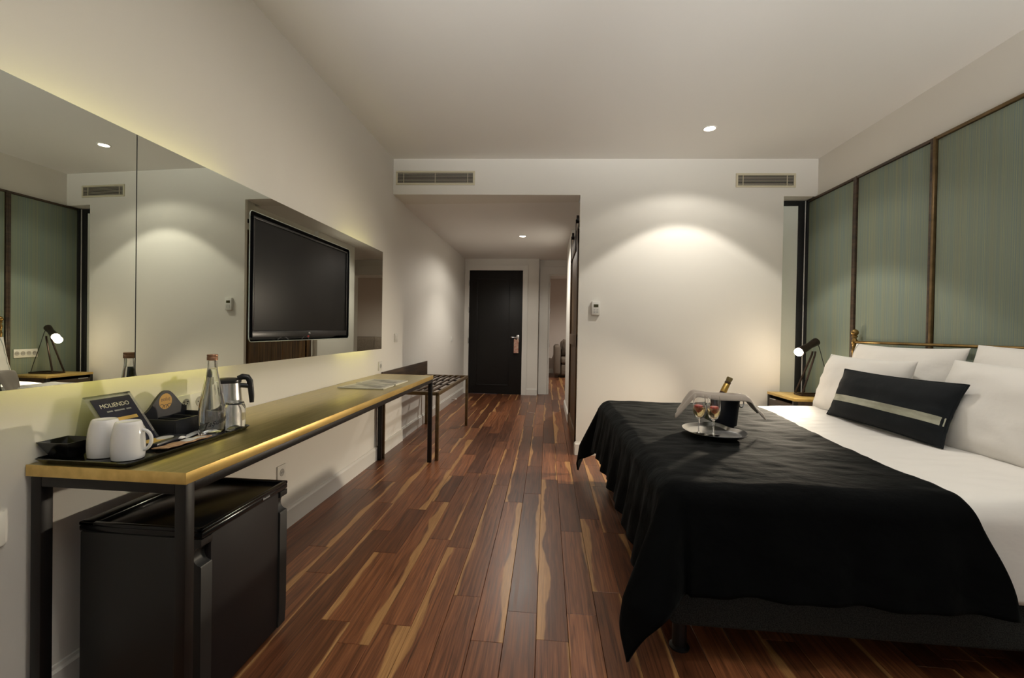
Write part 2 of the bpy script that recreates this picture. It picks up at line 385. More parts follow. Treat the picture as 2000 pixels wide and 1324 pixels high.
baseboard('baseboard_corridor_right', (K, 5.80), (K, 6.95), (-1, 0), 'white baseboard past the sliding wooden door')
baseboard('baseboard_end', (-.345, FY), (-.155, FY), (0, -1), 'short white baseboard between the two doors')
baseboard('baseboard_sitting_room', (-.78, 12.5), (4.0, 12.5), (0, -1), 'white baseboard behind the sofa in the sitting room')

# floor boards
def make_planks():
    PW = .121; i = 0; big = []; singles = []
    for row in range(-13, 34):
        x0 = row*PW - .02; y = -1.5 - random.random()*1.2
        while y < 12.5:
            L = random.choice((.6, .8, .95, 1.1, 1.3, 1.5, 1.8)) * random.uniform(.9, 1.1); y1 = y+L
            a, c = max(x0, XL if y < 4.5 else XL-.014), x0+PW; ya, yb = max(y, -1.5), min(y1, 12.5)
            lim = XR if y < 4.6 else (1.78 if y < 8.3 else 4.0)
            c = min(c, lim); y = y1
            if c-a < .01 or yb-ya < .02: continue
            rnd = (random.random(), random.random(), random.random())
            xc, yc = (a+c)/2, (ya+yb)/2
            vis = ((xc < .55 and yb > 1.0 and ya < 8.1 and not (xc > .30 and yb > 4.4)) or (.55 <= xc < 1.9 and yb > .9 and ya < 2.2) or (-.05 < xc < .6 and 8.0 < yc < 12.4))
            (singles if vis and len(singles) < 299 else big).append((a, c, ya, yb, x0+PW/2, y1-L, rnd))
    return singles, big
def plank_mesh(items, name):
    g = .0007; bvl = .0012; vs, fs, pc, pr = [], [], [], []
    for a, c, ya, yb, xm, yo, rnd in items:
        n = len(vs); x0, x1, y0, y1 = a+g, c-g, ya+g, yb-g
        for z, i in ((-.02, 0), (-bvl, 0), (0, bvl)):
            for x, y in ((x0+i, y0+i), (x1-i, y0+i), (x1-i, y1-i), (x0+i, y1-i)):
                vs.append((x, y, z)); pc.append((x-xm, y-yo, 0)); pr.append(rnd)
        for k in (0, 4):
            for j in range(4): fs.append((n+k+j, n+k+(j+1) % 4, n+k+4+(j+1) % 4, n+k+4+j))
        fs.append((n+8, n+9, n+10, n+11))
    me = bpy.data.meshes.new(name); me.from_pydata(vs, [], fs)
    for nm, dat in (('pc', pc), ('pr', pr)):
        at = me.attributes.new(nm, 'FLOAT_VECTOR', 'POINT'); at.data.foreach_set('vector', [q for p in dat for q in p])
    me.materials.append(WALNUT); me.update(); return me
sg, bg = make_planks()
def add_floor_piece(me, name, kind=None):
    o = bpy.data.objects.new(name, me); COL.objects.link(o); o.parent = FLOOR
    o.location = -ORG[FLOOR]
    if kind: o['kind'] = kind
for it in sg: add_floor_piece(plank_mesh([it], 'plank'), 'plank')
add_floor_piece(plank_mesh(bg, 'plank_field'), 'plank_field', 'stuff')

# ------------------------------------------------------------------ downlights
LENS = emit('downlight_lens', (1, .93, .8), 22)
def downlight(x, y, z, label, power, size, blend, power2, size2, col=(1, .94, .84), tilt=(0, 0), b2=.35):
    e = empty('ceiling_downlight', (x, y, z), label, 'downlight', 'recessed ceiling downlights')
    B().lathe([(.040, 0), (.052, 0), (.052, -.004), (.044, -.006), (.040, -.003)], (x, y, z), 28, closed=True).build('trim_ring', TRIM, e)
    B().lathe([(0, -.001), (.040, -.001), (.040, -.0025), (0, -.0025)], (x, y, z), 24).build('lens', LENS, e)
    for p, s, bl in ((power, size, blend), (power2, size2, b2)):
        if not p: continue
        l = bpy.data.lights.new('downlight_beam', 'SPOT'); l.energy = p; l.spot_size = math.radians(s); l.spot_blend = bl; l.shadow_soft_size = .03; l.color = col
        o = bpy.data.objects.new('downlight_beam', l); COL.objects.link(o); o.parent = e; o.location = (0, 0, -.03); o.rotation_euler = (tilt[0], tilt[1], 0)
downlight(1.236, 3.73, C, 'round ceiling downlight above the bed near the back wall', 29, 98, .16, 8, 136, b2=.25)
downlight(-.344, 6.164, H, 'round downlight in the lower corridor ceiling', 30, 120, .5, 22, 160)
downlight(.35, .75, C, 'round ceiling downlight over the open floor', 6, 120, .4, 3, 150)
downlight(1.236, .75, C, 'round ceiling downlight over the near bedside', 11, 110, .5, 3, 140)
downlight(1.2, 10.2, 2.55, 'round downlight in the sitting room ceiling', 70, 140, .6, 25, 160)

# ------------------------------------------------------------------ air grilles
def grille(x0, x1, z0, z1, label, divs):
    c = Vector(((x0+x1)/2, bw((x0+x1)/2), z0))
    e = empty('air_grille', c, label, 'air vent', 'air grilles high on the back wall')
    a = math.atan(.0576); R = Matrix.Translation(c) @ Matrix.Rotation(a, 4, 'Z')
    W, Hh = (x1-x0)/2, z1-z0; m = .018
    FR = mat('grille_paint', (.62, .57, .42), .5); SLATM = mat('grille_slat_grey', (.45, .41, .33), .5)
    f = B()
    f.box(-W-m, W+m, -.010, 0, -m, 0, .002, 1, R).box(-W-m, W+m, -.010, 0, Hh, Hh+m, .002, 1, R).box(-W-m, -W, -.010, 0, 0, Hh, .002, 1, R).box(W, W+m, -.010, 0, 0, Hh, .002, 1, R)
    f.build('frame', FR, e)
    B().box(-W, W, -.002, 0, 0, Hh, 0, 1, R).build('dark_backing', MATTEBLACK, e)
    n = 7
    for i in range(n):
        z = Hh*(i+.5)/n; B().box(-W, W, -.008, -.003, z-Hh*.024, z+Hh*.024, 0, 1, R).build('slat', SLATM, e)
    for t in divs: B().box(-W+2*W*t-.002, -W+2*W*t+.002, -.0095, -.002, 0, Hh, 0, 1, R).build('divider', FR, e)
grille(-1.425, -.712, 2.523, 2.618, 'long horizontal air grille above the corridor opening', (.08, .5, .93))
grille(1.712, 2.208, 2.508, 2.60, 'shorter air grille above the bedside lamp', (.09, .88))

# ------------------------------------------------------------------ entrance door
d1 = empty('door_1', ((DX0+DX1)/2, FY, 0), 'dark entrance door with lever handle at the corridor end', 'door', kind='structure')
leaf = B().box(DX0, DX1, FY+.012, FY+.055, .004, DT, .002).build('door_leaf', DOORBLACK, d1)
mo = B(); px0, px1, pz0, pz1 = DX0+.13, DX1-.22, .15, 2.06
for a, b_, c_, d in ((px0, px1, pz0, pz0+.022), (px0, px1, pz1-.022, pz1), (px0, px0+.022, pz0, pz1), (px1-.022, px1, pz0, pz1)): mo.box(a, b_, FY+.005, FY+.013, c_, d, .003)
mo.build('panel_moulding', DOORBLACK, d1)
fr = B(); t = .09
for a, b_, z0, z1 in ((DX0-t, DX0-.001, 0, DT+.001), (DX1+.001, DX1+t, 0, DT+.001), (DX0-t, DX1+t, DT+.001, DT+t)): fr.box(max(a, XL-.01), b_, FY-.022, FY+.06, z0, z1, .001, 1)
fr.build('door_frame', TRIM, d1)
for z in (.25, .95, 1.5, 1.98): B().lathe([(.009, -.05), (.009, .05)], (DX0-.003, FY-.026, z), 10).lathe([(0, -.05), (.009, -.05)], (DX0-.003, FY-.026, z), 10).build('hinge', CHROME, d1)
hd = B().box(-.535, -.485, FY+.004, FY+.012, .93, 1.06, .004).build('handle_plate', STEEL, d1)
B().tube([(-.51, FY+.006, 1.02), (-.51, FY-.045, 1.02), (-.53, FY-.05, 1.02), (-.63, FY-.05, 1.024)], .010, 10).build('lever_handle', CHROME, leaf)
tg = add_noise(mat('hang_tag_print', (.5, .25, .2), .6), (40, 40, 25), 3, (.45, .16, .12), (.62, .46, .34))
B().prism([(-.575, .745), (-.493, .745), (-.493, .985), (-.51, 1.006), (-.517, 1.006), (-.517, .98), (-.548, .98), (-.548, 1.002), (-.556, 1.002), (-.575, .985)], FY-.058, FY-.056, axis='y').build('door_hanger', tg, label='reddish paper hanger on the entrance door lever', cat='door hanger')

# open doorway to the sitting room
d3 = empty('door_3', ((O0+O1)/2, 8.3, 0), 'white framed open doorway to the sitting room', 'doorway', kind='structure')
fr = B()
for a, b_, z0, z1 in ((O0-.155, O0, 0, OT), (O1, O1+.13, 0, OT), (O0-.155, O1+.13, OT, OT+.13)): fr.box(a, b_, 8.272, 8.30, z0, z1, .001, 1)
fr.box(O0, O0+.03, 8.30, 8.45, 0, OT, 0).box(O0+.03, O1, 8.30, 8.45, OT-.03, OT, 0)
fr.build('door_frame', TRIM, d3)
for z in (.2, .9, 1.5, 1.98): B().box(O0+.03, O0+.036, 8.29, 8.33, z-.045, z+.045, .002).build('hinge', STEEL, d3)
# sliding barn door
d2 = empty('door_2', (.30, 5.0, 0), 'brown wooden sliding barn door on black rail', 'door', kind='structure')
sy0, sy1, sz1 = 4.372, 5.62, 2.13
nb = 6
for i in range(nb):
    a = sy0+(sy1-sy0)*i/nb; b_ = sy0+(sy1-sy0)*(i+1)/nb
    B().box(.290, .322, a+.0015, b_-.0015, .015, sz1, .003).build('plank', BARNWOOD, d2)
for z0, z1 in ((.02, .18), (1.0, 1.12), (1.98, 2.12)): B().box(.276, .290, sy0, sy1, z0, z1, .002).build('cross_board', BARNWOOD, d2)
for y0 in (sy0, sy1-.11): B().box(.274, .2895, y0, y0+.11, .02, 2.12, .002).build('stile', BARNWOOD, d2)
B().box(.300, .308, 4.375, 5.79, 2.20, 2.24, .001).build('rail', BLACKMETAL, d2)
for y in (4.62, 5.45):
    B().box(.268, .274, y-.02, y+.02, 1.95, 2.26, .001).lathe([(0, -.012), (.04, -.012), (.04, .012), (0, .012)], (0, 0, 0), 16, Matrix.Translation((.288, y, 2.265)) @ Matrix.Rotation(PI/2, 4, 'Y')).build('hanger', BLACKMETAL, d2)

# ------------------------------------------------------------------ right wall panels
panels = empty('headboard_panelling', (2.41, 3.0, 0), 'green striped fabric wall panelling behind the bed', 'wall panel')
ys = [4.556, 3.880, 3.148, 2.44, 1.73, 1.02, .31]
PT = 2.385
for i, (a, b_) in enumerate(zip(ys, ys[1:])):
    B().box(2.404, XR, b_+.022, a-.022, .12, PT, .006).build('fabric_panel', PANELFAB, panels)
TR_D = DARKWOOD
for i, y in enumerate(ys):
    if 0 < i:
        B().box(2.392, XR, y+.001, y+.020, 0, PT+.02, .002).build('upright_strip', TR_D, panels)
        B().box(2.390, XR, y-.021, y-.001, 0, PT+.02, .002).build('upright_strip', BRONZE if i >= 2 else TR_D, panels)
    else:
        B().box(2.392, XR, y-.020, y+.004, 0, PT+.02, .002).build('upright_strip', MATTEBLACK, panels)
for i, (a, b_) in enumerate(zip(ys, ys[1:])):
    B().box(2.392, XR, b_+.021, a-.021, PT+.001, PT+.020, .002).build('top_strip', TR_D if i < 2 else BRONZE, panels)
B().box(2.392, XR, ys[-1], ys[0], 0, .118, .003).build('bottom_strip', TR_D, panels)
# black framed frosted pane in the alcove
wp = empty('window_1', (2.28, 4.6, 0), 'frosted glass strip in black frame beside the green panels', 'window', kind='structure')
B().box(2.335, 2.385, 4.565, 4.60, 0, 2.405, .003).box(2.127, 2.335, 4.565, 4.60, 2.365, 2.405, .003).build('window_frame', MATTEBLACK, wp)
B().box(2.127, 2.336, 4.585, 4.595, 0, 2.366).build('pane', mat('frosted_pane', (.90, .93, .85), .3), wp)
B().box(2.386, 2.3915, 4.562, 4.60, 0, 2.405).build('edge_bead', TRIM, wp)

# ------------------------------------------------------------------ mirror with led glow and television
MX = -1.371; MY1, MT, MB_, MJ, MY0 = 3.7025, 1.786, .979, 1.4005, .88
mir = empty('wall_mirror', (XL, 2.0, MB_), 'long frameless wall mirror in two panes with glowing edges above the desk', 'mirror')
B().box(MX-.006, MX, MY0, MJ-.002, MB_, MT).build('mirror_pane', MIRROR, mir, smooth=0)
# pane with a rounded cut-out for the television
hy0, hy1, hz0, hz1 = 1.985, 3.058, 1.079, 1.690
b = B(); outer = [(MJ+.002, MB_), (MY1, MB_), (MY1, MT), (MJ+.002, MT)]; inner = rrect(hy0, hy1, hz0, hz1, .02)
for x in (MX, MX-.006):
    edges = []
    for loop in (outer, inner):
        vv = [b.bm.verts.new((x, p, q)) for p, q in loop]
        edges += [b.bm.edges.new((vv[i], vv[(i+1) % len(vv)])) for i in range(len(vv))]
    bmesh.ops.triangle_fill(b.bm, use_beauty=True, use_dissolve=False, edges=edges)
for f in b.bm.faces:
    f.normal_update()
    if (f.normal.x > 0) != (f.calc_center_median().x > MX-.003): f.normal_flip()
b.build('mirror_pane', MIRROR, mir, smooth=0)
b = B().box(MX-.0065, MX-.0005, MJ-.002, MJ+.002, MB_, MT); b.build('dark_joint', MATTEBLACK, mir)
e_ = B()
for i in range(len(inner)):
    pass
e_.tube([(MX+.0005, p, q) for p, q in inner], .0022, 6, closed=True); e_.build('cutout_edge', mat('polished_glass_edge', (.5, .55, .5), .15, .4), mir)
for y0, y1 in ((MY0+.20, hy0-.05), (hy1+.05, MY1-.12)): B().box(XL, MX-.007, y0, y1, MB_+.10, MT-.10).build('backing_block', MATTEBLACK, mir)
LED = emit('led_strip_glow', (1, .88, .24), 5)
for z0, z1 in ((MB_+.075, MB_+.087), (MT-.087, MT-.075)): B().box(MX-.032, MX-.020, MY0+.18, MY1-.06, z0, z1).build('led_strip', LED, mir)
bx = B().box(XL, XL+.004, hy0-.02, hy1+.02, hz0-.02, hz1+.02)
for a, b_, c_, d in ((hy0-.03, hy0-.002, hz0-.03, hz1+.03), (hy1+.002, hy1+.03, hz0-.03, hz1+.03), (hy0-.002, hy1+.002, hz0-.03, hz0-.002), (hy0-.002, hy1+.002, hz1+.002, hz1+.03)): bx.box(XL+.004, MX-.0065, a, b_, c_, d)
bx.build('recess_box', MATTEBLACK, mir)
tv = empty('television', (XL+.03, 2.53, 1.09), 'black flat television set into the wall mirror', 'television')
ty0, ty1, tz0, tz1 = 2.020, 3.036, 1.098, 1.672
B().box(XL+.02, MX-.012, ty0, ty1, tz0, tz1, .004).build('housing', BLACKPLASTIC, tv)
B().box(MX-.0125, MX-.009, ty0+.012, ty1-.012, tz0+.034, tz1-.012, .001).build('screen', SCREEN, tv)
bz = B()
for a, b_, c_, d in ((ty0, ty1, tz0, tz0+.033), (ty0, ty1, tz1-.011, tz1), (ty0, ty0+.011, tz0+.033, tz1-.011), (ty1-.011, ty1, tz0+.033, tz1-.011)): bz.box(MX-.013, MX-.004, a, b_, c_, d, .0015)
bz.build('bezel', BLACKPLASTIC, tv)
GREYTXT = mat('grey_print', (.55, .55, .55), .5)
text('logo', 'LG', .016, frame_mat((MX-.0036, 2.54, tz0+.020), (0, 1, 0), (0, 0, 1)), GREYTXT, tv)
B().box(MX-.0045, MX-.002, 2.515, 2.535, tz0-.004, tz0+.005, .001).build('standby_light', mat('standby_red', (.3, .02, .02), .3), tv)
for y, r in ((2.33, .05), (2.56, .04)):
    B().tube([(MX-.04, y-r+2*r*t/8, hz0+.004+.018*math.sin(PI*t/8)) for t in range(9)], .003, 6).build('cable', mat('grey_cable', (.2, .2, .2), .4), tv)
for y in (2.34, 2.60): B().box(XL+.02, MX-.03, y-.015, y+.015, tz1, hz1-.003, .002).build('mount_hook', BLACKMETAL, tv)

# ------------------------------------------------------------------ desk
DZ, DF, DN, DE = .75, -.971, 1.15, 3.88
dk = empty('console_desk', (-1.2, 2.5, 0), 'long brass-topped console desk on black steel legs', 'desk')
B().box(XL+.004, DF-.003, DN+.003, DE-.003, DZ-.030, DZ, .001).build('desk_top', BRASS, dk)
eb = B().box(DF-.003, DF, DN, DE, DZ-.032, DZ+.0005, .0008).box(XL+.004, DF-.003, DN, DN+.003, DZ-.032, DZ+.0005, .0008).box(XL+.004, DF-.003, DE-.003, DE, DZ-.032, DZ+.0005, .0008)
eb.build('edge_band', BRASS_EDGE, dk)
lw = .033; zt = DZ-.0325
legs = [(DF-.002-lw, DN+.002), (DF-.002-lw, DE-.002-lw), (XL+.018, DN+.002), (XL+.018, DE-.002-lw)]
for x, y in legs: B().box(x, x+lw, y, y+lw, 0, zt, .002).build('leg', BLACKMETAL, dk)
for x in (DF-.002-lw, XL+.018): B().box(x, x+lw, DN+.0025+lw, DE-.0025-lw, zt-.028, zt, .002).build('long_rail', BLACKMETAL, dk)
for y in (DN+.002, DE-.002-lw): B().box(XL+.0185+lw, DF-.0025-lw, y, y+lw, zt-.028, zt, .002).build('end_rail', BLACKMETAL, dk)

# luggage bench
bn_ = empty('luggage_bench', (-1.19, 4.68, 0), 'bronze slatted luggage bench with dark backboard past the desk', 'bench')
bx0, bx1, by0, by1, bz = -1.445, -.925, 3.91, 5.415, .600
q = .030
for x in (bx0, bx1-q):
    for y in (by0, by1-q): B().box(x, x+q, y, y+q, 0, bz-.0305, .002).build('leg', BRONZE, bn_)
for x in (bx0, bx1-q): B().box(x, x+q, by0, by1, bz-.03, bz, .002).build('side_rail', BRONZE, bn_)
for y in (by0, by1-q): B().box(bx0+q, bx1-q, y, y+q, bz-.03, bz, .002).build('end_rail', BRONZE, bn_)
ns = 6
for i in range(ns):
    x = bx0+q+(bx1-bx0-2*q)*(i+1)/(ns+1); B().box(x-.011, x+.011, by0+q, by1-q, bz-.018, bz-.002, .002).build('slat', DARKWOOD, bn_)
for i in range(3):
    y = by0+(by1-by0)*(i+1)/4; B().box(bx0+q, bx1-q, y-.010, y+.010, bz-.0305, bz-.0185, .001).build('cross_bar', BLACKMETAL, bn_)
B().box(bx0-.016, bx0-.001, 3.95, 5.48, .56, .757, .002).build('backboard', DARKWOOD, bn_)

# ------------------------------------------------------------------ minibar fridge
fg = empty('minibar_fridge', (-1.2, 1.43, 0), 'black minibar fridge under the near end of the desk', 'fridge')
fx0, fx1, fy0, fy1, fz = -1.368, -.974, 1.215, 1.652, .567
B().box(fx0, fx1-.05, fy0+.004, fy1-.004, .015, fz-.03, .004).build('body', FRIDGE, fg)
tp = B().box(fx0, fx1, fy0, fy1, fz-.028, fz-.010, .005)
tp.box(fx0, fx1, fy0, fy0+.014, fz-.011, fz, .003).box(fx0, fx1, fy1-.014, fy1, fz-.011, fz, .003).box(fx1-.016, fx1, fy0, fy1, fz-.011, fz, .003).box(fx0, fx0+.05, fy0, fy1, fz-.011, fz, .003)
tp.build('top_tray', FRIDGE_G, fg)
door = B().box(fx1-.047, fx1-.008, fy0+.046, fy1-.046, .028, fz-.032, .003).build('door', FRIDGE_D, fg)
for y0, y1 in ((fy0, fy0+.044), (fy1-.044, fy1)):
    prof = [(fx1-.047, .028), (fx1-.006, .028), (fx1-.002, .10), (fx1-.002, .455)]
    for k in range(9):
        a = -PI/2 + PI*k/8; prof.append((fx1-.004-.024*math.cos(a), .487+.028*math.sin(a)))
    prof += [(fx1-.002, .519), (fx1-.002, fz-.031), (fx1-.047, fz-.031)]
    B().prism(prof, y0, y1, axis='y').build('door_side_grip', FRIDGE, door)
for x in (fx0+.04, fx1-.10):
    for y in (fy0+.05, fy1-.05): B().lathe([(0, 0), (.018, 0), (.018, .014), (0, .014)], (x, y, 0), 14).build('foot', MATTEBLACK, fg)
text('logo', 'Dometic', .011, frame_mat((fx1+.0002, 1.52, fz-.018), (0, 1, 0), (0, 0, 1)), GREYTXT, fg, .0003)

# ------------------------------------------------------------------ sockets and switches
def socket(y0, y1, z0, z1, label, n=1, x=XL, s=1, group='white wall sockets and switches', kind='socket'):
    e = empty('wall_socket' if kind == 'socket' else 'light_switch', (x, (y0+y1)/2, z0), label, kind, group)
    B().box(min(x, x+s*.008), max(x, x+s*.008), y0, y1, z0, z1, .002).build('plate', WHITEPL, e)
    wd_ = (y1-y0)/n
    for i in range(n):
        yc = y0+wd_*(i+.5); zc = (z0+z1)/2
        R = Matrix.Translation((x+s*.008, yc, zc)) @ Matrix.Rotation(s*PI/2, 4, 'Y')
        if kind == 'socket':
            g = mat('socket_grey', (.42, .41, .38), .5)
            B().lathe([(0, .0008), (.017, .0008), (.019, .0018), (.021, .0018), (.021, 0), (0, 0)], (0, 0, 0), 20, R).build('outlet_ring', g, e); ring = [q for q in e.children if q.name.startswith('outlet_ring')][-1]
            for k in (-1, 1): B().lathe([(0, .0012), (.003, .0012), (.003, 0), (0, 0)], (0, k*.008, 0), 8, R).build('pin_hole', MATTEBLACK, ring)
        else:
            B().box(min(x+s*.008, x+s*.011), max(x+s*.008, x+s*.011), yc-wd_*.32, yc+wd_*.32, zc-(z1-z0)*.32, zc+(z1-z0)*.32, .001).build('rocker', WHITEPL, e)
    return e
socket(2.375, 2.455, .295, .378, 'white single socket low on the wall below the desk, beside the fridge')
socket(3.885, 3.965, .775, .855, 'white single socket at the far end of the desk')
socket(4.30, 4.38, 1.015, 1.10, 'white light switch on the wall past the mirror', kind='light switch')
socket(7.0, 7.08, .95, 1.03, 'white light switch on the corridor wall above the bench', x=XL-.014, kind='light switch')
socket(1.00, 1.10, .545, .64, 'white plate on the wall left of the near desk leg', kind='light switch')
# two gang plate on the desk with universal socket
e = socket(1.685, 1.835, .795, .868, 'white double socket on the wall behind the desk kettle', 2)
for k, (dy, dz, wy, wz) in enumerate(((0, -.012, .004, .014), (-.009, .008, .010, .004), (.009, .008, .010, .004))):
    B().box(XL+.0095, XL+.0105, 1.722+dy-wy/2, 1.722+dy+wy/2, .832+dz-wz/2, .832+dz+wz/2).build('pin_slot', MATTEBLACK, e)
socket(3.93, 4.14, .80, .885, 'white four-gang plate on the green panel above the nightstand', 4, x=2.403, s=-1)

# thermostat
a = math.atan(.0576); tcx = .447; R = Matrix.Translation((tcx, bw(tcx)-.002, 1.305)) @ Matrix.Rotation(a, 4, 'Z')
th = empty('thermostat', (tcx, bw(tcx), 1.305), 'white wall thermostat on the back wall by the corridor corner', 'thermostat')
B().box(-.038, .038, -.024, 0, 0, .126, .004, 2, R).build('body', WHITEPL, th)
B().box(-.022, .022, -.0255, -.0235, .072, .098, .001, 1, R).build('display', mat('lcd_olive', (.05, .045, .01), .3), th)
for i in range(3):
    for j in range(2): B().box(-.022+.026*j, -.006+.028*j, -.0256, -.0235, .020+.014*i, .026+.014*i, .001, 1, R).build('button', mat('button_grey', (.45, .44, .42), .5), th)

# ------------------------------------------------------------------ bed
bed = empty('bed', (1.4, 2.63, 0), 'wide bed with charcoal upholstered base and brass rail headboard', 'bed')
bX0, bX1, bY0, bY1 = .455, 2.34, 1.665, 3.60
B().box(bX0, bX1, bY0, bY1, .116, .318, .02, 3).build('base', BASEFAB, bed)
B().box(bX0+.01, bX1, bY0+.015, bY1-.015, .320, .585, .05, 4).build('mattress', LINEN, bed)
for x in (bX0+.05, bX1-.08):
    for y in (bY0+.07, bY1-.07): B().lathe([(0, 0), (.036, 0), (.036, .006), (.026, .012), (.024, .115), (0, .115)], (x, y, 0), 20).build('leg', BLACKPLASTIC, bed)
prof = [(0, 0), (.016, 0), (.016, 1.02), (.019, 1.03), (.019, 1.05), (.015, 1.06), (.015, 1.085), (.020, 1.092), (.020, 1.118), (.013, 1.128), (.013, 1.138), (.020, 1.142), (.020, 1.150), (.014, 1.155)]
prof += [(.026*math.sin(t), 1.178-.026*math.cos(t)) for t in [PI*(.18+.82*k/10) for k in range(11)]]
prof[-1] = (0, prof[-1][1])
for y in (3.79, 1.47): B().lathe(prof, (2.362, y, 0), 20).build('headboard_post', AGED, bed)
B().tube([(2.362, 3.78, 1.105), (2.362, 1.48, 1.105)], .010, 12).build('headboard_rail', AGED, bed)
B().tube([(2.362, 3.78, .45), (2.362, 1.48, .45)], .010, 12).build('headboard_rail', AGED, bed)

def drape(Xe, Yn, Yf, T, R, border, dsmax, dtn, dtf, seed, amp, crown, flare, corner_gain=.35, nsd=110, ntd=150):
    """cloth over the bed: s from the head-side border to the foot hem, t from the far hem to the near hem"""
    def prof1(a):
        q = R*PI/2
        if a <= 0: return a, 0.
        if a < q: return R*math.sin(a/R), R*(1-math.cos(a/R))
        return R+flare*(a-q), R+(a-q)*math.sqrt(1-flare*flare)
    cxx, cyn, cyf = Xe+R, Yn+R, Yf-R
    def f(u, v):
        t = (cyf+dtf) + ((cyn-dtn)-(cyf+dtf))*v
        x_b = border(t); cx0 = cxx-dsmax(t)
        cx = x_b+(cx0-x_b)*u; ds = cxx-cx
        near = cyn-t; far = t-cyf
        dt = max(near, far); sg = -1 if near > far else 1; cy = cyn if sg < 0 else cyf
        P = Vector((cx, t, T))
        if ds > 0 and dt > 0:
            r = math.hypot(ds, dt); ph = math.atan2(dt, ds); o, d = prof1(r)
            ramp = min(1, max(0, (r-R)/.35)); o += ramp*corner_gain*.16*math.sin(2*ph)**2 + ramp*amp*1.5*math.sin(ph*9+seed)
            P = Vector((cxx-o*math.cos(ph), cy+sg*o*math.sin(ph), T-d))
        elif ds > 0:
            o, d = prof1(ds); ramp = min(1, max(0, (ds-R)/.25))
            o += ramp*amp*(math.sin(t*23+seed)+.7*math.sin(t*41+2*seed)); P = Vector((cxx-o, t, T-d))
        elif dt > 0:
            o, d = prof1(dt); ramp = min(1, max(0, (dt-R)/.25))
            o += ramp*amp*(math.sin(cx*19+seed)+.6*math.sin(cx*37+seed)); P = Vector((cx, cy+sg*o, T-d))
        n = noise.noise(Vector((P.x*4, P.y*4, P.z*4+seed)))*.008 + noise.noise(Vector((P.x*11, P.y*16, P.z*11+seed)))*.0035
        if ds <= .05 and dt <= .05: P.z += n+crown(P.x, P.y)
        else: P.z += n*.5+crown(P.x, P.y)*max(0, 1-max(ds, dt)*6)
        P.z = max(P.z, .012)
        return P
    return B().grid(f, nsd, ntd)
sm = lambda a, b_, x: (lambda t: t*t*(3-2*t))(min(1, max(0, (x-a)/(b_-a))))
duv = drape(.43, 1.645, 3.615, .608, .075, lambda t: 2.33, lambda t: .27, .355, .40, 1.3, .006, lambda x, y: .028*sm(1.2, 1.9, x), .06)
duv = duv.build('duvet', LINEN, label='white duvet spread over the bed under the black throw', cat='duvet', smooth=80)
mod(duv, 'SOLIDIFY', thickness=.014, offset=-1)
def th_ds(t): return .40 + .05*sm(2.1, 1.55, t) + .10*sm(3.25, 3.75, t)
def th_border(t): return 1.375 + .15*sm(1.9, 3.7, t) + .10*sm(1.72, 1.35, t)
thr = drape(.405, 1.622, 3.638, .629, .085, th_border, th_ds, .405, .42, 4.1, .011, lambda x, y: .022*sm(1.2, 1.9, x), .16, .9, 140, 190)
thr = thr.build('throw', PLUSH, label='black plush throw covering the foot of the bed', cat='throw', smooth=80)
mod(thr, 'SOLIDIFY', thickness=.012, offset=-1)

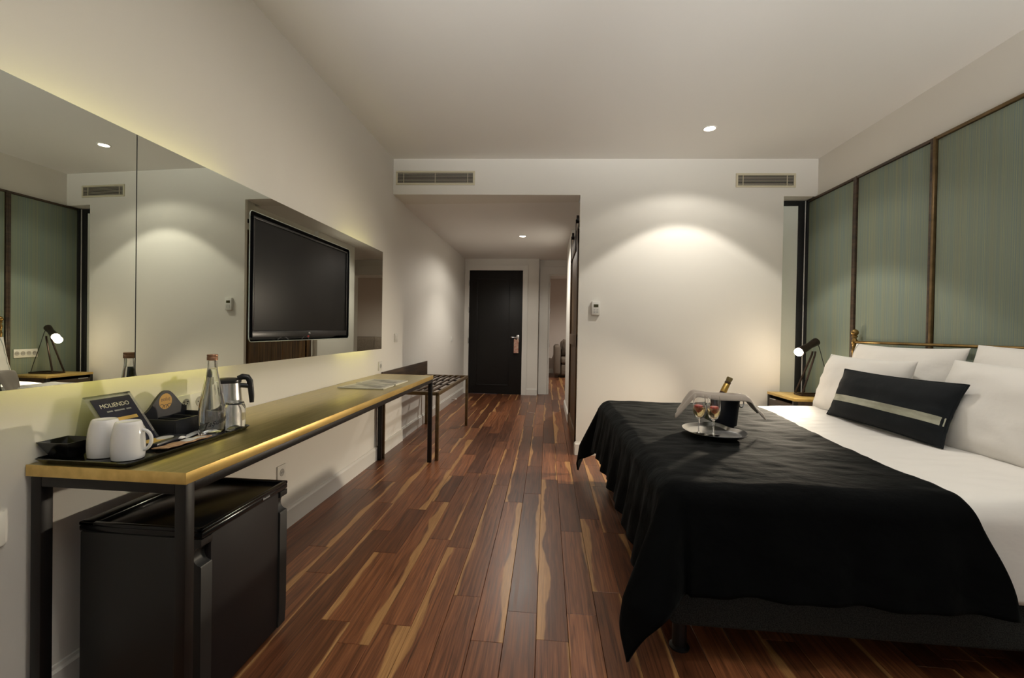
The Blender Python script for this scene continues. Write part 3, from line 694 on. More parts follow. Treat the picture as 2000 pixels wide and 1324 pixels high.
# pillows
def pillow(name, c, W, Hh, T, lean, material, label, cat='pillow', group=None, seed=0, line=None, stripe=None, piping=False, yaw=0., twist=0., droop=0.):
    # local: a along world -Y..+Y, b up, w out towards the foot (-X)
    c = Vector(c); ud = Vector((math.sin(yaw), math.cos(yaw), 0)); face = Vector((-math.cos(yaw), math.sin(yaw), 0))
    vd = (Vector((0, 0, 1))*math.cos(lean) - face*math.sin(lean)); vd = vd*math.cos(twist) + ud*math.sin(twist)
    wd = ud.cross(vd); 
    if wd.dot(face) < 0: wd = -wd
    def surf(a, b, s, off=0.):
        ea, eb = abs(a), abs(b)
        x = a*W/2*(1-.055*(1-b*b)*ea**3) ; y = b*Hh/2*(1-.07*(1-a*a)*eb**3)
        th_ = max(0, 1-ea**2.6)**.55*max(0, 1-eb**2.6)**.55
        nz = noise.noise(Vector((a*2.3+seed*7, b*2.3, seed*3.1)))*.16 + noise.noise(Vector((a*6+seed, b*5, seed)))*.05
        crease = .10*math.exp(-((ea-.88)/.10)**2)*math.sin(b*14+seed)*(1-eb)
        w_ = s*(T/2*th_*(1+nz-crease)+off)
        y -= droop*(1-eb)*0 + droop*math.sin((a+1)*PI/2)*.0
        return c + ud*x + vd*y + wd*w_
    b = B(); n, m = 44, 32
    V = {}
    for s in (1, -1):
        for i in range(n+1):
            for j in range(m+1):
                a_, b_ = -math.cos(PI*i/n), -math.cos(PI*j/m)
                key = (i, j, 0 if (i in (0, n) or j in (0, m)) else s)
                if key not in V: V[key] = b.bm.verts.new(surf(a_, b_, s))
    for s in (1, -1):
        for i in range(n):
            for j in range(m):
                g = lambda I, J: V[(I, J, 0 if (I in (0, n) or J in (0, m)) else s)]
                b.bm.faces.new((g(i, j), g(i+1, j), g(i+1, j+1), g(i, j+1)))
    bmesh.ops.recalc_face_normals(b.bm, faces=b.bm.faces)
    o = b.build(name, material, smooth=80, label=label, cat=cat, group=group)
    def patch(pname, a0, a1, b0, b1, m_, off=.0015, k=40, both=True):
        p = B()
        for s in ((1, -1) if both else (1,)): p.grid(lambda u, v: surf(a0+(a1-a0)*u, b0+(b1-b0)*v, s, off), k if a1-a0 > .5 else 4, 4 if a1-a0 > .5 else k)
        bmesh.ops.recalc_face_normals(p.bm, faces=p.bm.faces)
        return p.build(pname, m_, o, smooth=80)
    if line is not None: patch('stitched_line', line, line+.022, -.985, .985, PIPELINE)
    if stripe: patch('ribbon_stripe', -.992, .992, stripe[0], stripe[1], STRIPE)
    if piping:
        pts = []
        for i in range(40): pts.append(surf(-1+2*i/40, 1, 1))
        for i in range(20): pts.append(surf(1, 1-2*i/20, 1))
        for i in range(40): pts.append(surf(1-2*i/40, -1, 1))
        for i in range(20): pts.append(surf(-1, -1+2*i/20, 1))
        B().tube(pts, .0055, 8, closed=True).build('piping', material, o)
    return o
PG = 'white bed pillows'
pillow('pillow', (2.225, 3.19, .855), .92, .50, .19, .26, LINEN_P, 'white pillow at the back, leaning below the brass post beside the lamp', group=PG, seed=1, line=.90)
pillow('pillow', (2.225, 2.22, .865), .94, .52, .20, .26, LINEN_P, 'white pillow at the back on the near side of the bed', group=PG, seed=2)
pillow('pillow', (2.035, 3.225, .805), .80, .44, .19, .30, LINEN_P, 'white pillow in front, directly behind the dark cushion', group=PG, seed=3, line=.88)
pillow('pillow', (2.020, 2.15, .815), .86, .47, .21, .30, LINEN_P, 'large white pillow in front on the near side, right of the dark cushion', group=PG, seed=4)
pillow('lumbar_cushion', (1.872, 2.735, .79), .87, .31, .15, .34, CUSHION, 'long charcoal lumbar cushion with one pale sage ribbon stripe', 'cushion', seed=5, stripe=(-.38, -.12), piping=True)

# ------------------------------------------------------------------ nightstand and lamp
nst = empty('nightstand', (2.18, 4.1, 0), 'brass-topped dark nightstand between bed and back wall', 'nightstand')
nx0, nx1, ny0, ny1, nz = 1.98, 2.388, 3.885, 4.335, .64
B().box(nx0, nx1, ny0, ny1, nz-.022, nz, .002).build('top', BRASS_EDGE, nst)
B().box(nx0+.02, nx1, ny0+.004, ny0+.02, .42, nz-.023, .001).box(nx0+.02, nx1, ny1-.02, ny1-.004, .42, nz-.023, .001).box(nx0+.02, nx1, ny0+.02, ny1-.02, .42, .435, .001).box(nx1-.015, nx1, ny0+.02, ny1-.02, .435, nz-.023, .001).build('carcass', DARKWOOD, nst)
dr = B().box(nx0+.004, nx0+.022, ny0+.024, ny1-.024, .44, nz-.050, .002).build('drawer', DARKWOOD, nst)
B().box(nx0-.004, nx0+.003, ny1-.16, ny1-.06, nz-.056, nz-.049, .001).build('drawer_pull', CHROME, dr)
for x in (nx0+.002, nx1-.032):
    for y in (ny0+.002, ny1-.032): B().box(x, x+.03, y, y+.03, 0, nz-.0225, .002).build('leg', BLACKMETAL, nst)

lamp = empty('bedside_lamp', (2.2, 4.15, nz), 'small dark bullet-shaped bedside lamp, lit, on the nightstand', 'lamp')
ly = 4.12
rod = .008
base = [(2.13, ly-.055, nz+.0085), (2.36, ly-.085, nz+.0085), (2.375, ly, nz+.0085), (2.36, ly+.085, nz+.0085), (2.13, ly+.055, nz+.0085)]
B().tube([(2.125, ly, nz+.0085)]+[base[0], base[1], base[2], base[3], base[4]], rod, 8, closed=True).build('base_loop', LAMPBLK, lamp)
for s in (-1, 1):
    B().tube([(2.25, ly+s*.02, 1.015), (2.245, ly+s*.022, .985), (2.15, ly+s*.05, .70), (2.137, ly+s*.055, .665), (2.143, ly+s*.055, .648), (2.17, ly+s*.06, nz+.0085)], rod, 8).build('leg', LAMPBLK, lamp)
ax0, ax1 = Vector((2.105, ly-.055, 1.012)), Vector((2.275, ly+.015, 1.098))
t = (ax1-ax0).normalized(); RM = t.to_track_quat('Z', 'Y').to_matrix().to_4x4(); RM.translation = ax0
L_ = (ax1-ax0).length
B().lathe([(.035, 0), (.037, 0), (.033, .04), (.028, L_*.55), (.027, L_*.6), (.034, L_*.97), (.033, L_), (0, L_), (0, L_-.004), (.030, L_-.005), (.025, L_*.58), (.030, .04)], (0, 0, 0), 28, RM, closed=False).build('shade', LAMPBLK, lamp); shade = bpy.data.objects['shade']
BULB = emit('lamp_bulb_glow', (1, .86, .66), 30)
bm_ = RM @ Matrix.Translation((0, 0, -.008))
B().lathe([(0, -.028)]+[(.034*math.sin(k*PI/12), -.028*math.cos(k*PI/12)) for k in range(1, 12)]+[(0, .028)], (0, 0, 0), 20, bm_).build('bulb', BULB, shade)
pl = bpy.data.lights.new('lamp_light', 'POINT'); pl.energy = 1.2; pl.color = (1, .80, .55); pl.shadow_soft_size = .035
po = bpy.data.objects.new('lamp_light', pl); COL.objects.link(po); po.parent = lamp; po.location = (bm_ @ Vector((0, 0, -.06))) - ORG[lamp]
sp_ = bpy.data.lights.new('lamp_beam', 'SPOT'); sp_.energy = 100; sp_.color = (1, .86, .66); sp_.shadow_soft_size = .03; sp_.spot_size = math.radians(92); sp_.spot_blend = .6
so_ = bpy.data.objects.new('lamp_beam', sp_); COL.objects.link(so_); so_.parent = lamp; so_.location = (bm_ @ Vector((0, 0, -.04))) - ORG[lamp]; so_.rotation_euler = Vector((.86, .42, .34)).to_track_quat('Z', 'Y').to_euler()
B().tube([(2.272, ly, 1.09), (2.285, ly-.01, 1.05), (2.315, ly-.03, .90), (2.355, ly-.05, .74), (2.372, ly-.06, .655)], .003, 8).build('cord', BLACKPLASTIC, lamp)

# ------------------------------------------------------------------ tray, glasses, champagne on the bed
BZ = .640
rim = [(0.726, 2.522), (0.783, 2.599), (0.845, 2.632), (0.925, 2.655), (0.955, 2.610), (0.962, 2.535), (0.985, 2.490), (1.008, 2.440), (0.991, 2.354), (0.952, 2.294), (0.885, 2.272), (0.818, 2.281), (0.749, 2.323), (0.713, 2.408)]
def catmull(pts, k=6):
    out = []; n = len(pts)
    for i in range(n):
        p0, p1, p2, p3 = [Vector(pts[(i+j-1) % n]) for j in range(4)]
        for s in range(k):
            t = s/k; out.append(.5*((2*p1)+(p2-p0)*t+(2*p0-5*p1+4*p2-p3)*t*t+(3*p1-p0-3*p2+p3)*t**3))
    return out
rimc = catmull(rim); ctr = sum(rimc, Vector((0, 0)))/len(rimc)
st = B(); rings = []
for sc, z in ((.80, BZ+.0005), (.88, BZ+.004), (1.0, BZ+.018), (1.0, BZ+.021), (.97, BZ+.019), (.86, BZ+.0075), (.79, BZ+.004)):
    rings.append([st.bm.verts.new((*(ctr+(p-ctr)*sc), z)) for p in rimc])
n = len(rimc)
for A, D in zip(rings, rings[1:]):
    for j in range(n): st.bm.faces.new((A[j], A[(j+1) % n], D[(j+1) % n], D[j]))
st.bm.faces.new(rings[0]); st.bm.faces.new(rings[-1]); bmesh.ops.recalc_face_normals(st.bm, faces=st.bm.faces)
st.build('serving_tray', mat('tray_steel', (.78, .77, .75), .26, 1.), label='curved stainless steel serving tray on the black throw', cat='tray', smooth=50)
GL = glass('crystal'); WINE = mat('sparkling_wine', (.86, .72, .38), .02, 0, Transmission_Weight=.9, IOR=1.34); BERRY = add_noise(mat('strawberry_red', (.55, .03, .015), .35), (90, 90, 90), 2, (.35, .01, .008), (.68, .06, .02))
def flute(x, y, z0, label, berry_dx):
    e = empty('wine_glass', (x, y, z0), label, 'wine glass', 'wine glasses on the steel tray')
    c = (x, y, z0)
    o = [(0, 0), (.031, 0), (.031, .0015), (.006, .006), (.0035, .012), (.0033, .066), (.007, .074), (.020, .086), (.0285, .105), (.031, .125), (.0300, .155), (.0265, .196)]
    i = [(.0258, .196), (.0292, .155), (.0300, .125), (.0275, .106), (.019, .088), (.006, .078), (0, .076)]
    B().lathe(o+i, c, 28).build('bowl_and_stem', GL, e)
    B().lathe([(0, .0775), (.0055, .0787), (.0185, .0888), (.0270, .1065), (.0292, .124), (.0288, .134), (0, .134)], c, 28).build('wine', WINE, e)
    B().lathe([(0, -.028), (.009, -.020), (.018, -.006), (.0225, .004), (.020, .010), (.009, .013), (0, .012)], (x+berry_dx, y-.002, z0+.134), 20).build('strawberry', BERRY, e)
flute(.778, 2.415, BZ+.0048, 'left wine glass with a strawberry, on the steel tray', -.004)
flute(.838, 2.385, BZ+.0048, 'right wine glass with a strawberry, nearer the black bucket', .002)
bk = empty('ice_bucket', (1.005, 2.70, BZ), 'black ice bucket with a ring handle on the bed', 'bucket')
bc = (1.005, 2.70, BZ)
BUCK = mat('bucket_black', (.008, .009, .013), .38)
B().lathe([(0, 0), (.064, 0), (.066, .003), (.080, .155), (.083, .158), (.083, .165), (.080, .167), (.077, .165), (.063, .006), (0, .006)], bc, 36).build('pail', BUCK, bk)
for s in (1,):
    B().tube([(bc[0]+.082+.012*math.sin(2*PI*k/16), bc[1]-.03+.004, bc[2]+.125+.022*math.cos(2*PI*k/16)) for k in range(16)], .0028, 8, closed=True).build('ring_handle', CHROME, bk)
    B().lathe([(0, -.01), (.008, -.01), (.008, .006), (0, .006)], (0, 0, 0), 12, Matrix.Translation((bc[0]+.078, bc[1]-.026, bc[2]+.148)) @ Matrix.Rotation(PI/2, 4, 'Y')).build('ring_mount', CHROME, bk)
# bottle in the bucket, tilted
p0, p1 = Vector((.925, 2.70, .660)), Vector((1.037, 2.705, .908)); t = (p1-p0).normalized()
bt = empty('champagne_bottle', p0, 'champagne bottle with gold foil neck tilted in the bucket', 'bottle')
RM = t.to_track_quat('Z', 'Y').to_matrix().to_4x4(); RM.translation = p0; L_ = (p1-p0).length
GREENGL = mat('bottle_green_glass', (.02, .025, .01), .08)
B().lathe([(0, 0), (.036, 0), (.038, .006), (.038, .10), (.034, .13), (.022, .155), (.0165, L_-.105), (0, L_-.104)], (0, 0, 0), 28, RM).build('glass_body', GREENGL, bt)
GOLD = add_noise(mat('gold_foil', (.55, .36, .10), .28, .9), (120, 120, 120), 2, bump=.3)
B().lathe([(.0168, L_-.110), (.0175, L_-.104), (.0160, L_-.088), (.0165, L_-.09)], (0, 0, 0), 24, RM).build('neck_band', mat('neck_band_dark', (.05, .02, .015), .3), bt)
B().lathe([(.0162, L_-.092), (.0178, L_-.090), (.0160, L_-.045), (.0135, L_-.040)], (0, 0, 0), 24, RM).build('gold_foil', GOLD, bt)
B().lathe([(.0135, L_-.042), (.0165, L_-.038), (.0165, L_-.030), (.0130, L_-.026)], (0, 0, 0), 24, RM).build('wire_collar', mat('collar_brown', (.06, .03, .012), .35), bt)
B().lathe([(.0130, L_-.030), (.0155, L_-.022), (.0170, L_-.010), (.0150, L_-.002), (0, L_)], (0, 0, 0), 24, RM).build('cork_cap', mat('cork_olive_gold', (.20, .15, .06), .35, .3), bt)
# napkin draped over the bucket
nap = [(.752, .706), (.775, .735), (.800, .775), (.832, .815), (.865, .817), (.905, .812), (.955, .812), (1.01, .811), (1.055, .812), (1.095, .806), (1.12, .775), (1.145, .742), (1.165, .722)]
def napf(u, v):
    q = u*(len(nap)-1); i = min(int(q), len(nap)-2); f_ = q-i
    g = lambda k: Vector(nap[min(max(k, 0), len(nap)-1)])
    a, b_, c_, d = g(i-1), g(i), g(i+1), g(i+2)
    P = .5*((2*b_)+(c_-a)*f_+(2*a-5*b_+4*c_-d)*f_*f_+(3*b_-a-3*c_+d)*f_**3)
    side = abs(u-.5)*2; hw = .070-.030*side**2
    y = 2.668 + (v-.5)*2*hw + .012*math.sin(u*7)
    z = P.y + .005*math.sin(v*9+u*5)*(.4+side) - .030*max(0, (.19-v)/.19)**1.5*(1-.5*side) - .022*side**2*(1-v)
    return Vector((P.x + .035*(u-.5)*2*side*(1-v), y, z+.007))
NAP = add_noise(mat('napkin_linen', (.36, .31, .265), .85, Sheen_Weight=.1), (30, 30, 30), 3, bump=.2, dist=.004)
no = B().grid(napf, 60, 20).build('napkin', NAP, label='taupe cloth napkin draped across the ice bucket', cat='napkin', smooth=80)
mod(no, 'SOLIDIFY', thickness=.004, offset=0)

# ------------------------------------------------------------------ things on the desk
TZ = DZ + .006
tr = empty('coffee_tray', (-1.30, 1.43, DZ), 'long black rimmed tray holding mugs and bottle on the desk', 'tray')
tx0, tx1, ty0_, ty1_ = -1.455, -1.150, 1.158, 1.690
b = B(); R0 = [rrect(tx0+.012, tx1-.012, ty0_+.012, ty1_-.012, .010), rrect(tx0, tx1, ty0_, ty1_, .016), rrect(tx0+.003, tx1-.003, ty0_+.003, ty1_-.003, .015), rrect(tx0+.014, tx1-.014, ty0_+.014, ty1_-.014, .010)]
zs = [DZ+.0008, DZ+.014, DZ+.016, TZ]; RR = [[b.bm.verts.new((x, y, z)) for x, y in r] for r, z in zip(R0, zs)]
n = len(R0[0])
for A, D in zip(RR, RR[1:]):
    for j in range(n): b.bm.faces.new((A[j], A[(j+1) % n], D[(j+1) % n], D[j]))
b.bm.faces.new(RR[0]); b.bm.faces.new(RR[-1]); bmesh.ops.recalc_face_normals(b.bm, faces=b.bm.faces)
b.build('tray_body', mat('black_lacquer', (.006, .006, .006), .12), tr)
def mug(x, y, ang, label):
    e = empty('mug', (x, y, TZ), label, 'mug', 'white mugs upside down on the tray')
    o = [(.0475, .0005), (.0505, .002), (.0525, .015), (.0535, .032), (.0525, .055), (.0485, .082), (.0430, .102), (.0400, .1085), (.0370, .111), (.034, .1095), (.031, .108), (0, .108)]
    i = [(.0460, .0005), (.049, .02), (.0495, .035), (.046, .065), (.040, .09), (.034, .104), (0, .104)]
    k_ = .79; B().lathe([(r*k_, z) for r, z in i[::-1]+o], (x, y, TZ), 40).build('cup', CERAMIC, e)
    h = []
    for k in range(13):
        t = k/12; a_ = -PI/2+PI*t; r = .037+.024*math.cos(a_); z = .050 - .030*math.sin(a_)
        h.append((x+r*math.cos(ang), y+r*math.sin(ang), TZ+z+.004))
    B().tube(h, .005, 10).build('handle', CERAMIC, e)
mug(-1.318, 1.246, 2.3, 'white upside-down mug farther from the tray corner')
mug(-1.228, 1.234, .30, 'white upside-down mug nearest the tray corner, handle toward the bottle')
# small open sachet tray
st = empty('sachet_tray', (-1.405, 1.235, TZ), 'small empty black tapered tray at the wall end of the desk', 'tray')
b = B(); R0 = [(-1.442, -1.385, 1.200, 1.244, .0), (-1.464, -1.362, 1.176, 1.266, .050), (-1.461, -1.365, 1.179, 1.263, .050), (-1.440, -1.387, 1.202, 1.242, .004)]
RR = [[b.bm.verts.new((x, y, TZ+.001+z)) for x, y in ((a, c_), (b_, c_), (b_, d), (a, d))] for a, b_, c_, d, z in R0]
for A, D in zip(RR, RR[1:]):
    for j in range(4): b.bm.faces.new((A[j], A[(j+1) % 4], D[(j+1) % 4], D[j]))
b.bm.faces.new(RR[0]); b.bm.faces.new(RR[-1]); bmesh.ops.recalc_face_normals(b.bm, faces=b.bm.faces)
bmesh.ops.translate(b.bm, vec=(-.0, 0, .0), verts=b.bm.verts)
b.build('tray_body', mat('black_gloss_tray', (.007, .007, .007), .2), st)
# acrylic tent sign
sg_ = empty('acrylic_sign', (-1.375, 1.39, TZ), 'clear acrylic tent sign with a navy coffee card', 'sign')
rX, rZ, fX, bXx = -1.418, .924, -1.315, -1.452; sy0_, sy1_ = 1.320, 1.476
rY0, rY1 = 1.268, 1.428
ACR = thin_glass('acrylic_sheet', (.93, .95, .93), .25)
def sheet(p, th_, m_, nm, par):
    p = [Vector(q) for q in p]; nrm = (p[1]-p[0]).cross(p[3]-p[0]).normalized()*th_
    b = B(); A = [b.bm.verts.new(q-nrm/2) for q in p]; D = [b.bm.verts.new(q+nrm/2) for q in p]
    b.bm.faces.new(A[::-1]); b.bm.faces.new(D)
    for i in range(4): b.bm.faces.new((A[i], A[(i+1) % 4], D[(i+1) % 4], D[i]))
    bmesh.ops.recalc_face_normals(b.bm, faces=b.bm.faces); return b.build(nm, m_, par, smooth=0)
fb0, fb1 = Vector((fX, sy0_-.032, TZ+.001)), Vector((fX, sy1_-.030, TZ+.001)); ft0, ft1 = Vector((rX, rY0, rZ)), Vector((rX, rY1, rZ))
sheet((fb0, fb1, ft1, ft0), .002, ACR, 'front_sheet', sg_)
sheet((Vector((bXx, rY0, TZ+.001)), Vector((bXx, rY1, TZ+.001)), ft1, ft0), .002, ACR, 'rear_sheet', sg_)
up = (ft0-fb0); upn = up.normalized(); rt = (ft1-ft0).normalized(); nf = rt.cross(upn)
if nf.x < 0: nf = -nf
NAVY = mat('navy_card', (.006, .007, .022), .3)
def onsign(u, v, off): return fb0.lerp(fb1, u).lerp(ft0.lerp(ft1, u), v) + nf*off
sheet([onsign(u, v, .002) for u, v in ((.08, .06), (.93, .06), (.93, .93), (.08, .93))], .0006, NAVY, 'card', sg_); card = bpy.data.objects['card']
CREAM = mat('cream_print', (.62, .60, .50), .5); GOLDP = mat('gold_print', (.55, .36, .09), .5)
Wd = (ft1-ft0).length
text('card_title', 'MOLIENDO', .02, frame_mat(onsign(.50, .79, .0026), rt, upn), CREAM, card, .0001, width=Wd*.62)
DIMP = mat('dim_print', (.25, .25, .24), .5)
for u0, u1 in ((.26, .38), (.42, .64), (.68, .79)): sheet([onsign(u, v, .0026) for u, v in ((u0, .675), (u1, .675), (u1, .70), (u0, .70))], .0002, DIMP, 'card_line', card)
sheet([onsign(u, v, .0026) for u, v in ((.22, .50), (.82, .50), (.82, .56), (.22, .56))], .0002, GOLDP, 'gold_bar', card)
PHOTO = add_noise(mat('photo_print', (.5, .45, .35), .5), (160, 160, 160), 4, (.02, .02, .05), (.85, .8, .7), lo=.4, hi=.6)
for u0, u1, v0, v1 in ((.22, .46, .28, .43), (.58, .82, .26, .45)): sheet([onsign(u, v, .0026) for u, v in ((u0, v0), (u1, v0), (u1, v1), (u0, v1))], .0002, PHOTO, 'card_photo', card)
# tea caddy
cad = empty('tea_caddy', (-1.335, 1.565, TZ), 'black wooden tea caddy with a round gold emblem', 'tea caddy')
cx0, cx1, cy0, cy1 = -1.410, -1.285, 1.475, 1.670; CADM = mat('caddy_black', (.009, .010, .016), .45)
prof = [(cy0, TZ+.0005), (cy1, TZ+.0005), (cy1, .838)]
for k in range(25):
    t = k/24; y = cy1-(cy1-cy0)*t; g = (t-.5)/.5
    prof.append((y, .838+.070*(math.cos(PI*min(1, abs(g)/.92))*.5+.5)**.8))
prof.append((cy0, .838))
B().prism(prof, cx0-.010, cx0, axis='x').build('back_board', CADM, cad)
wl_ = B().box(cx1-.008, cx1, cy0, cy1, TZ+.0005, .818, .001).box(cx0, cx1-.008, cy0, cy0+.008, TZ+.0005, .818, .001).box(cx0, cx1-.008, cy1-.008, cy1, TZ+.0005, .818, .001).box(cx0, cx1-.008, cy0+.008, cy1-.008, TZ+.0005, TZ+.006)
wl_.build('box', CADM, cad)
for i in (1, 2): y = cy0+(cy1-cy0)*i/3; B().box(cx0, cx1-.008, y-.003, y+.003, TZ+.006, .812, .0005).build('divider', CADM, cad)
ecy, ecz = (cy0+cy1)/2-.004, .868; RM = Matrix.Translation((cx0+.0004, ecy, ecz)) @ Matrix.Rotation(PI/2, 4, 'Y')
B().lathe([(0, .0004), (.029, .0004), (.029, 0), (0, 0)], (0, 0, 0), 32, RM).build('emblem', mat('emblem_gold', (.55, .30, .06), .5), cad); emb = bpy.data.objects['emblem']
text('emblem_text', 'DOĞUŞ', .014, frame_mat((cx0+.0012, ecy, ecz+.006), (0, 1, 0), (0, 0, 1)), CADM, emb, .0002, width=.040)
for dy, dz, r in ((0, -.027, .014), (-.018, -.024, .014), (.018, -.024, .014)):
    pts = []
    for k in range(15):
        a_ = PI*k/14; y, z = dy+r*math.cos(a_), dz+r*math.sin(a_)
        if y*y+z*z < .0288**2: pts.append((cx0+.0012, ecy+y, ecz+z))
    if len(pts) > 2: B().tube(pts, .0009, 6).build('emblem_arc', CADM, emb)
# flat tea box
tb = empty('tea_box', (-1.25, 1.41, TZ), 'flat navy box with gold band lying in front of the caddy', 'box')
RM = Matrix.Translation((-1.262, 1.395, TZ)) @ Matrix.Rotation(.12, 4, 'Z')
B().box(-.032, .032, -.07, .07, .0005, .020, .002, 2, RM).build('carton', mat('navy_carton', (.01, .012, .02), .35), tb)
B().box(-.031, .015, -.068, -.002, .0202, .0206, 0, 1, RM).build('gold_print', GOLDP, tb)
B().lathe([(0, .0207), (.021, .0207), (.021, .0211), (0, .0211)], (0, 0, 0), 24, RM @ Matrix.Translation((0, .01, 0)) @ Matrix.Diagonal((1.0, 1.4, 1, 1))).build('white_oval', CERAMIC, tb)
# kraft sachet with white label
ks = empty('kraft_sachet', (-1.195, 1.405, TZ), 'brown kraft sachet with a white label at the tray rim', 'sachet')
RM = Matrix.Translation((-1.193, 1.400, TZ+.011)) @ Matrix.Rotation(-.06, 4, 'Z') @ Matrix.Rotation(-.10, 4, 'Y')
def sachet(u, v):
    x, y = (u-.5)*.062, (v-.5)*.175; return RM @ Vector((x, y, .003*math.sin(PI*u)*math.sin(PI*v)+.0012*math.sin(v*20)))
so = B().grid(sachet, 8, 20).build('pouch', add_noise(mat('kraft_paper', (.42, .25, .14), .7), (60, 60, 60), 3, (.34, .19, .10), (.50, .31, .18)), ks); mod(so, 'SOLIDIFY', thickness=.003, offset=-1)
B().grid(lambda u, v: sachet(.15+.75*u, .42+.50*v)+Vector((0, 0, .0008)), 6, 12).build('paper_label', mat('label_paper', (.68, .68, .66), .6), so)
# wrapped spoons
ws = empty('wrapped_spoon', (-1.235, 1.50, TZ), 'white wrapped spoon packet beside the water bottle', 'spoon')
RM = Matrix.Translation((-1.250, 1.497, TZ+.009)) @ Matrix.Rotation(.25, 4, 'Z')
so = B().grid(lambda u, v: RM @ Vector(((u-.5)*.028, (v-.5)*.10, .004*math.sin(PI*u))), 8, 12).build('wrapper', mat('clear_wrapper', (.75, .75, .75), .25, 0, Transmission_Weight=.3), ws); mod(so, 'SOLIDIFY', thickness=.002, offset=-1)
B().lathe([(0, -.012), (.008, -.009), (.012, 0), (.008, .009), (0, .012)], (0, 0, 0), 16, RM @ Matrix.Translation((0, -.058, .004)) @ Matrix.Rotation(PI/2, 4, 'X') @ Matrix.Diagonal((1, .5, 1.3, 1))).build('spoon_end', CERAMIC, ws)
# water bottle
wb = empty('water_bottle', (-1.205, 1.545, TZ), 'clear glass water bottle with copper cap on the black tray', 'bottle')
c = (-1.205, 1.545, TZ)
o = [(0, .004), (.030, .001), (.044, .001), (.047, .006), (.0475, .030), (.0485, .060), (.0475, .090), (.0425, .125), (.034, .165), (.0245, .210), (.0175, .245), (.0150, .256), (.0145, .275)]
i = [(.0118, .275), (.0122, .256), (.0145, .245), (.0215, .210), (.031, .165), (.0395, .125), (.0445, .090), (.0455, .060), (.0445, .030), (.042, .016), (.030, .012), (0, .013)]
kb = .90; wbg = B().lathe([(r*kb if z < .25 else r, z) for r, z in o+i], c, 40).build('glass_body', GL, wb)
WATER = mat('water', (.95, .98, 1), 0., 0, Transmission_Weight=1., IOR=1.33)
wat = [(0, .0132), (.030, .0122), (.0418, .0163), (.0443, .030), (.0453, .060), (.0443, .090), (.0393, .125), (.0308, .165), (.0213, .210), (.0150, .240), (0, .240)]; wat = [(r*.9, z) for r, z in wat]; B().lathe(wat, c, 40).build('water', WATER, wb)
COPPER = mat('copper_cap', (.32, .17, .10), .35, .6)
B().lathe([(0, .293), (.0165, .293), (.0178, .291), (.0178, .287), (.0165, .285), (.0178, .283), (.0178, .272), (.0150, .271)], c, 32).build('cap', COPPER, wb)
phi0 = math.atan2(-1.545, 1.205) + .42      # turned a little to the right of the viewer
def wrap(co):
    z = .052 + co.y + co.x*.28; r = .0442 if z < .075 else .0434
    a_ = phi0 + co.x/r
    return Vector((c[0]+(r+co.z)*math.cos(a_), c[1]+(r+co.z)*math.sin(a_), c[2]+z))
text('bottle_script', 'Taşdelen', .026, None, MATTEBLACK, wbg, .0003, bend=wrap, font_shear=.35, width=.085)
# kettle
kt = empty('electric_kettle', (-1.315, 1.775, DZ), 'brushed steel electric kettle with black handle behind the bottle', 'kettle')
c = (-1.318, 1.775, DZ)
B().lathe([(0, 0), (.070, 0), (.070, .010), (.064, .016), (0, .016)], c, 36).build('base', BLACKPLASTIC, kt)
B().lathe([(.060, .0165), (.064, .018), (.060, .06), (.054, .11), (.050, .165), (.050, .170), (.047, .170)], c, 36).build('body', STEEL, kt)
B().lathe([(.052, .167), (.053, .170), (.052, .178), (.040, .184), (.012, .187), (0, .187)], c, 36).build('lid', BLACKPLASTIC, kt)
a_ = .55; dx, dy = math.cos(a_), math.sin(a_)
hp = [(.040, .182), (.056, .190), (.074, .187), (.083, .172), (.087, .14), (.090, .105), (.091, .080)]
b = B()
for (r0, z0), (r1, z1) in zip(hp, hp[1:]): pass
b.tube([(c[0]+r*dx, c[1]+r*dy, c[2]+z) for r, z in hp], .011, 10, radii=[.012, .013, .013, .0125, .012, .011, .009]); b.build('handle', BLACKPLASTIC, kt)
B().tube([(c[0]+.046*dx, c[1]+.046*dy, c[2]+.155), (c[0]+.082*dx, c[1]+.082*dy, c[2]+.150)], .010, 10).build('handle_bridge', BLACKPLASTIC, kt)
B().prism([(-.012, 0), (.012, 0), (0, .02)], .130, .158).build('spout', STEEL, kt)
bpy.data.objects['spout'].data.transform(Matrix.Translation(Vector((c[0]-.047, c[1]-.028, c[2]))) @ Matrix.Rotation(2.1, 4, 'Z') @ Matrix.Translation(ORG[kt])); bpy.data.objects['spout'].data.transform(Matrix.Translation(-ORG[kt]))
# upturned tumbler
tm = empty('tumbler', (-1.190, 1.648, TZ), 'clear upturned glass tumbler at the far tray end', 'glass', )
B().lathe([(.0355, .001), (.0368, .003), (.0372, .050), (.0365, .085), (.031, .104), (.020, .109), (0, .109), (0, .100), (.018, .100), (.028, .096), (.0345, .082), (.0355, .050), (.0345, .001)], (-1.190, 1.648, TZ), 32, closed=True).build('glass_wall', GL, tm)
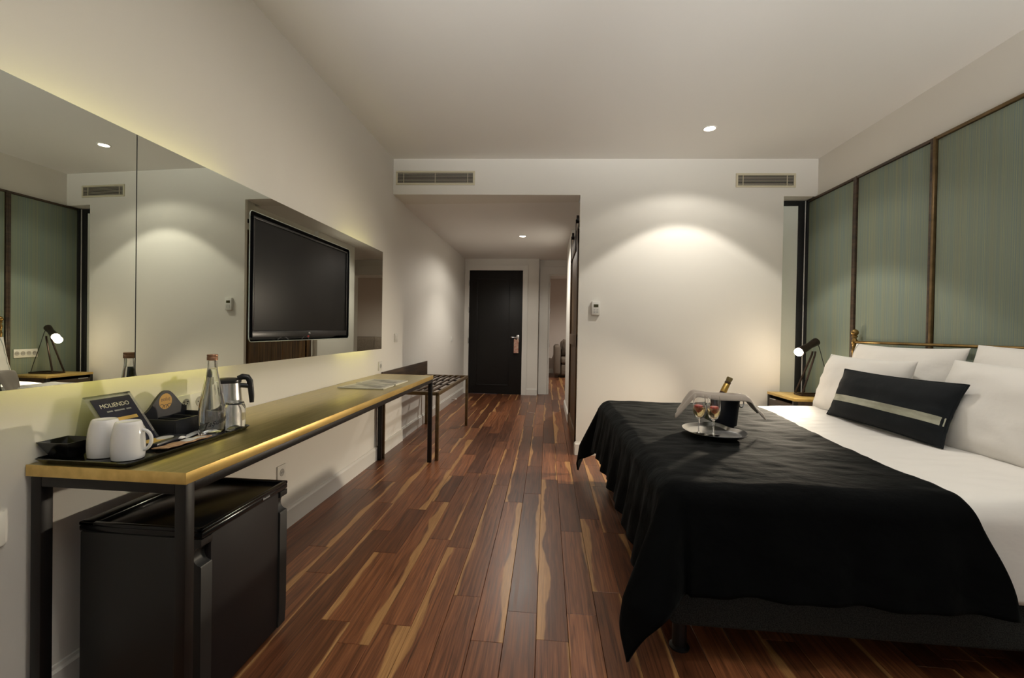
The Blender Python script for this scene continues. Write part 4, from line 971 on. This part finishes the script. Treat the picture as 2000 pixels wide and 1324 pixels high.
# magazines
def magazine(pts, z, th_, label, m_, seed):
    e = empty('magazine', (*pts[0], z), label, 'magazine', 'magazines on the far end of the desk')
    b = B().prism(pts, z, z+th_); b.build('pages', mat('page_edges', (.62, .60, .52), .7), e, smooth=0)
    cx_, cy_ = sum(p[0] for p in pts)/4, sum(p[1] for p in pts)/4
    B().prism([(cx_+(p[0]-cx_)*.992, cy_+(p[1]-cy_)*.992) for p in pts], z+th_, z+th_+.0006).build('cover', m_, e, smooth=0)
    B().prism([(cx_+(p[0]-cx_)*.80, cy_+(p[1]-cy_)*.75) for p in pts], z+th_+.0006, z+th_+.0009).build('cover_picture', add_noise(mat('cover_picture', (.4, .4, .3), .4), (9, 9, 9), 5, (.16, .16, .13), (.72, .70, .60)), e, smooth=0)
COV = mat('magazine_cover', (.70, .68, .58), .4)
magazine([(-1.375, 2.905), (-1.055, 2.895), (-1.050, 3.09), (-1.340, 3.125)], DZ+.0012, .006, 'pale magazine nearest the kettle on the far desk', COV, 1)
magazine([(-1.345, 3.135), (-1.045, 3.105), (-1.035, 3.36), (-1.325, 3.40)], DZ+.0012, .009, 'pale magazine nearest the desk end', COV, 2)

# ------------------------------------------------------------------ sofa in the sitting room
sf = empty('sofa', (1.4, 11.8, 0), 'taupe sofa corner seen through the open doorway', 'sofa')
B().box(.36, 2.60, 11.25, 12.10, .06, .34, .04, 3).build('seat_base', SOFA, sf)
for a, b_ in ((.36, 1.10), (1.105, 1.85), (1.855, 2.60)): B().box(a, b_, 11.22, 11.95, .345, .50, .05, 4).build('seat_cushion', SOFA, sf)
B().box(.18, .35, 11.22, 12.12, .06, .80, .07, 4).build('armrest', SOFA, sf)
B().box(.36, 2.60, 11.95, 12.30, .30, .90, .08, 4).build('backrest', SOFA, sf)
for x in (.26, 2.5):
    for y in (11.32, 12.05): B().box(x-.025, x+.025, y-.025, y+.025, 0, .062).build('foot', DARKWOOD, sf)
pillow('throw_pillow', (.56, 11.62, .73), .42, .42, .14, .15, SOFA, 'taupe throw pillow standing against the sofa arm', 'cushion', seed=9, yaw=-.9)

# ------------------------------------------------------------------ unseen floor lamps added at the rear wall to brighten the ceiling
for x, lb in ((1.7, 'added tall black uplighter floor lamp, unseen in the rear corner by the panels'), (-.1, 'added tall black uplighter floor lamp, unseen, nearer the window middle')):
    fl = empty('fill_floor_lamp', (x, -1.15, 0), lb, 'floor lamp', 'added fill uplighters')
    B().lathe([(0, 0), (.14, 0), (.14, .012), (.02, .02), (0, .02)], (x, -1.15, 0), 28).build('base', BLACKMETAL, fl)
    B().tube([(x, -1.15, .02), (x, -1.15, 1.62)], .010, 10).build('pole', BLACKMETAL, fl)
    B().lathe([(.012, 1.60), (.05, 1.62), (.14, 1.72), (.137, 1.72), (.048, 1.628), (0, 1.61)], (x, -1.15, 0), 28).build('bowl_shade', BLACKMETAL, fl)
    l = bpy.data.lights.new('fill_uplight', 'SPOT'); l.energy = 520; l.spot_size = math.radians(51); l.spot_blend = 1.; l.shadow_soft_size = .06; l.color = (1, .98, .94)
    o = bpy.data.objects.new('fill_uplight', l); COL.objects.link(o); o.parent = fl; o.location = (0, 0, 1.70); o.rotation_euler = (PI-1.13, 0, 0)

pillow('throw_pillow', (1.62, 11.80, .71), .44, .42, .14, .15, SOFA, 'taupe throw pillow farther along the sofa, seen in the mirror', 'cushion', seed=10, yaw=-1.45)
tstop = empty('door_stop', (XL-.014, 7.02, .05), 'small white door stop on the corridor baseboard', 'door stop')
B().tube([(XL+.002, 7.02, .06), (XL+.075, 7.02, .06)], .008, 10).build('rod', CHROME, tstop)
B().tube([(XL+.070, 7.02, .06), (XL+.090, 7.02, .06)], .013, 12).build('bumper', WHITEPL, tstop)
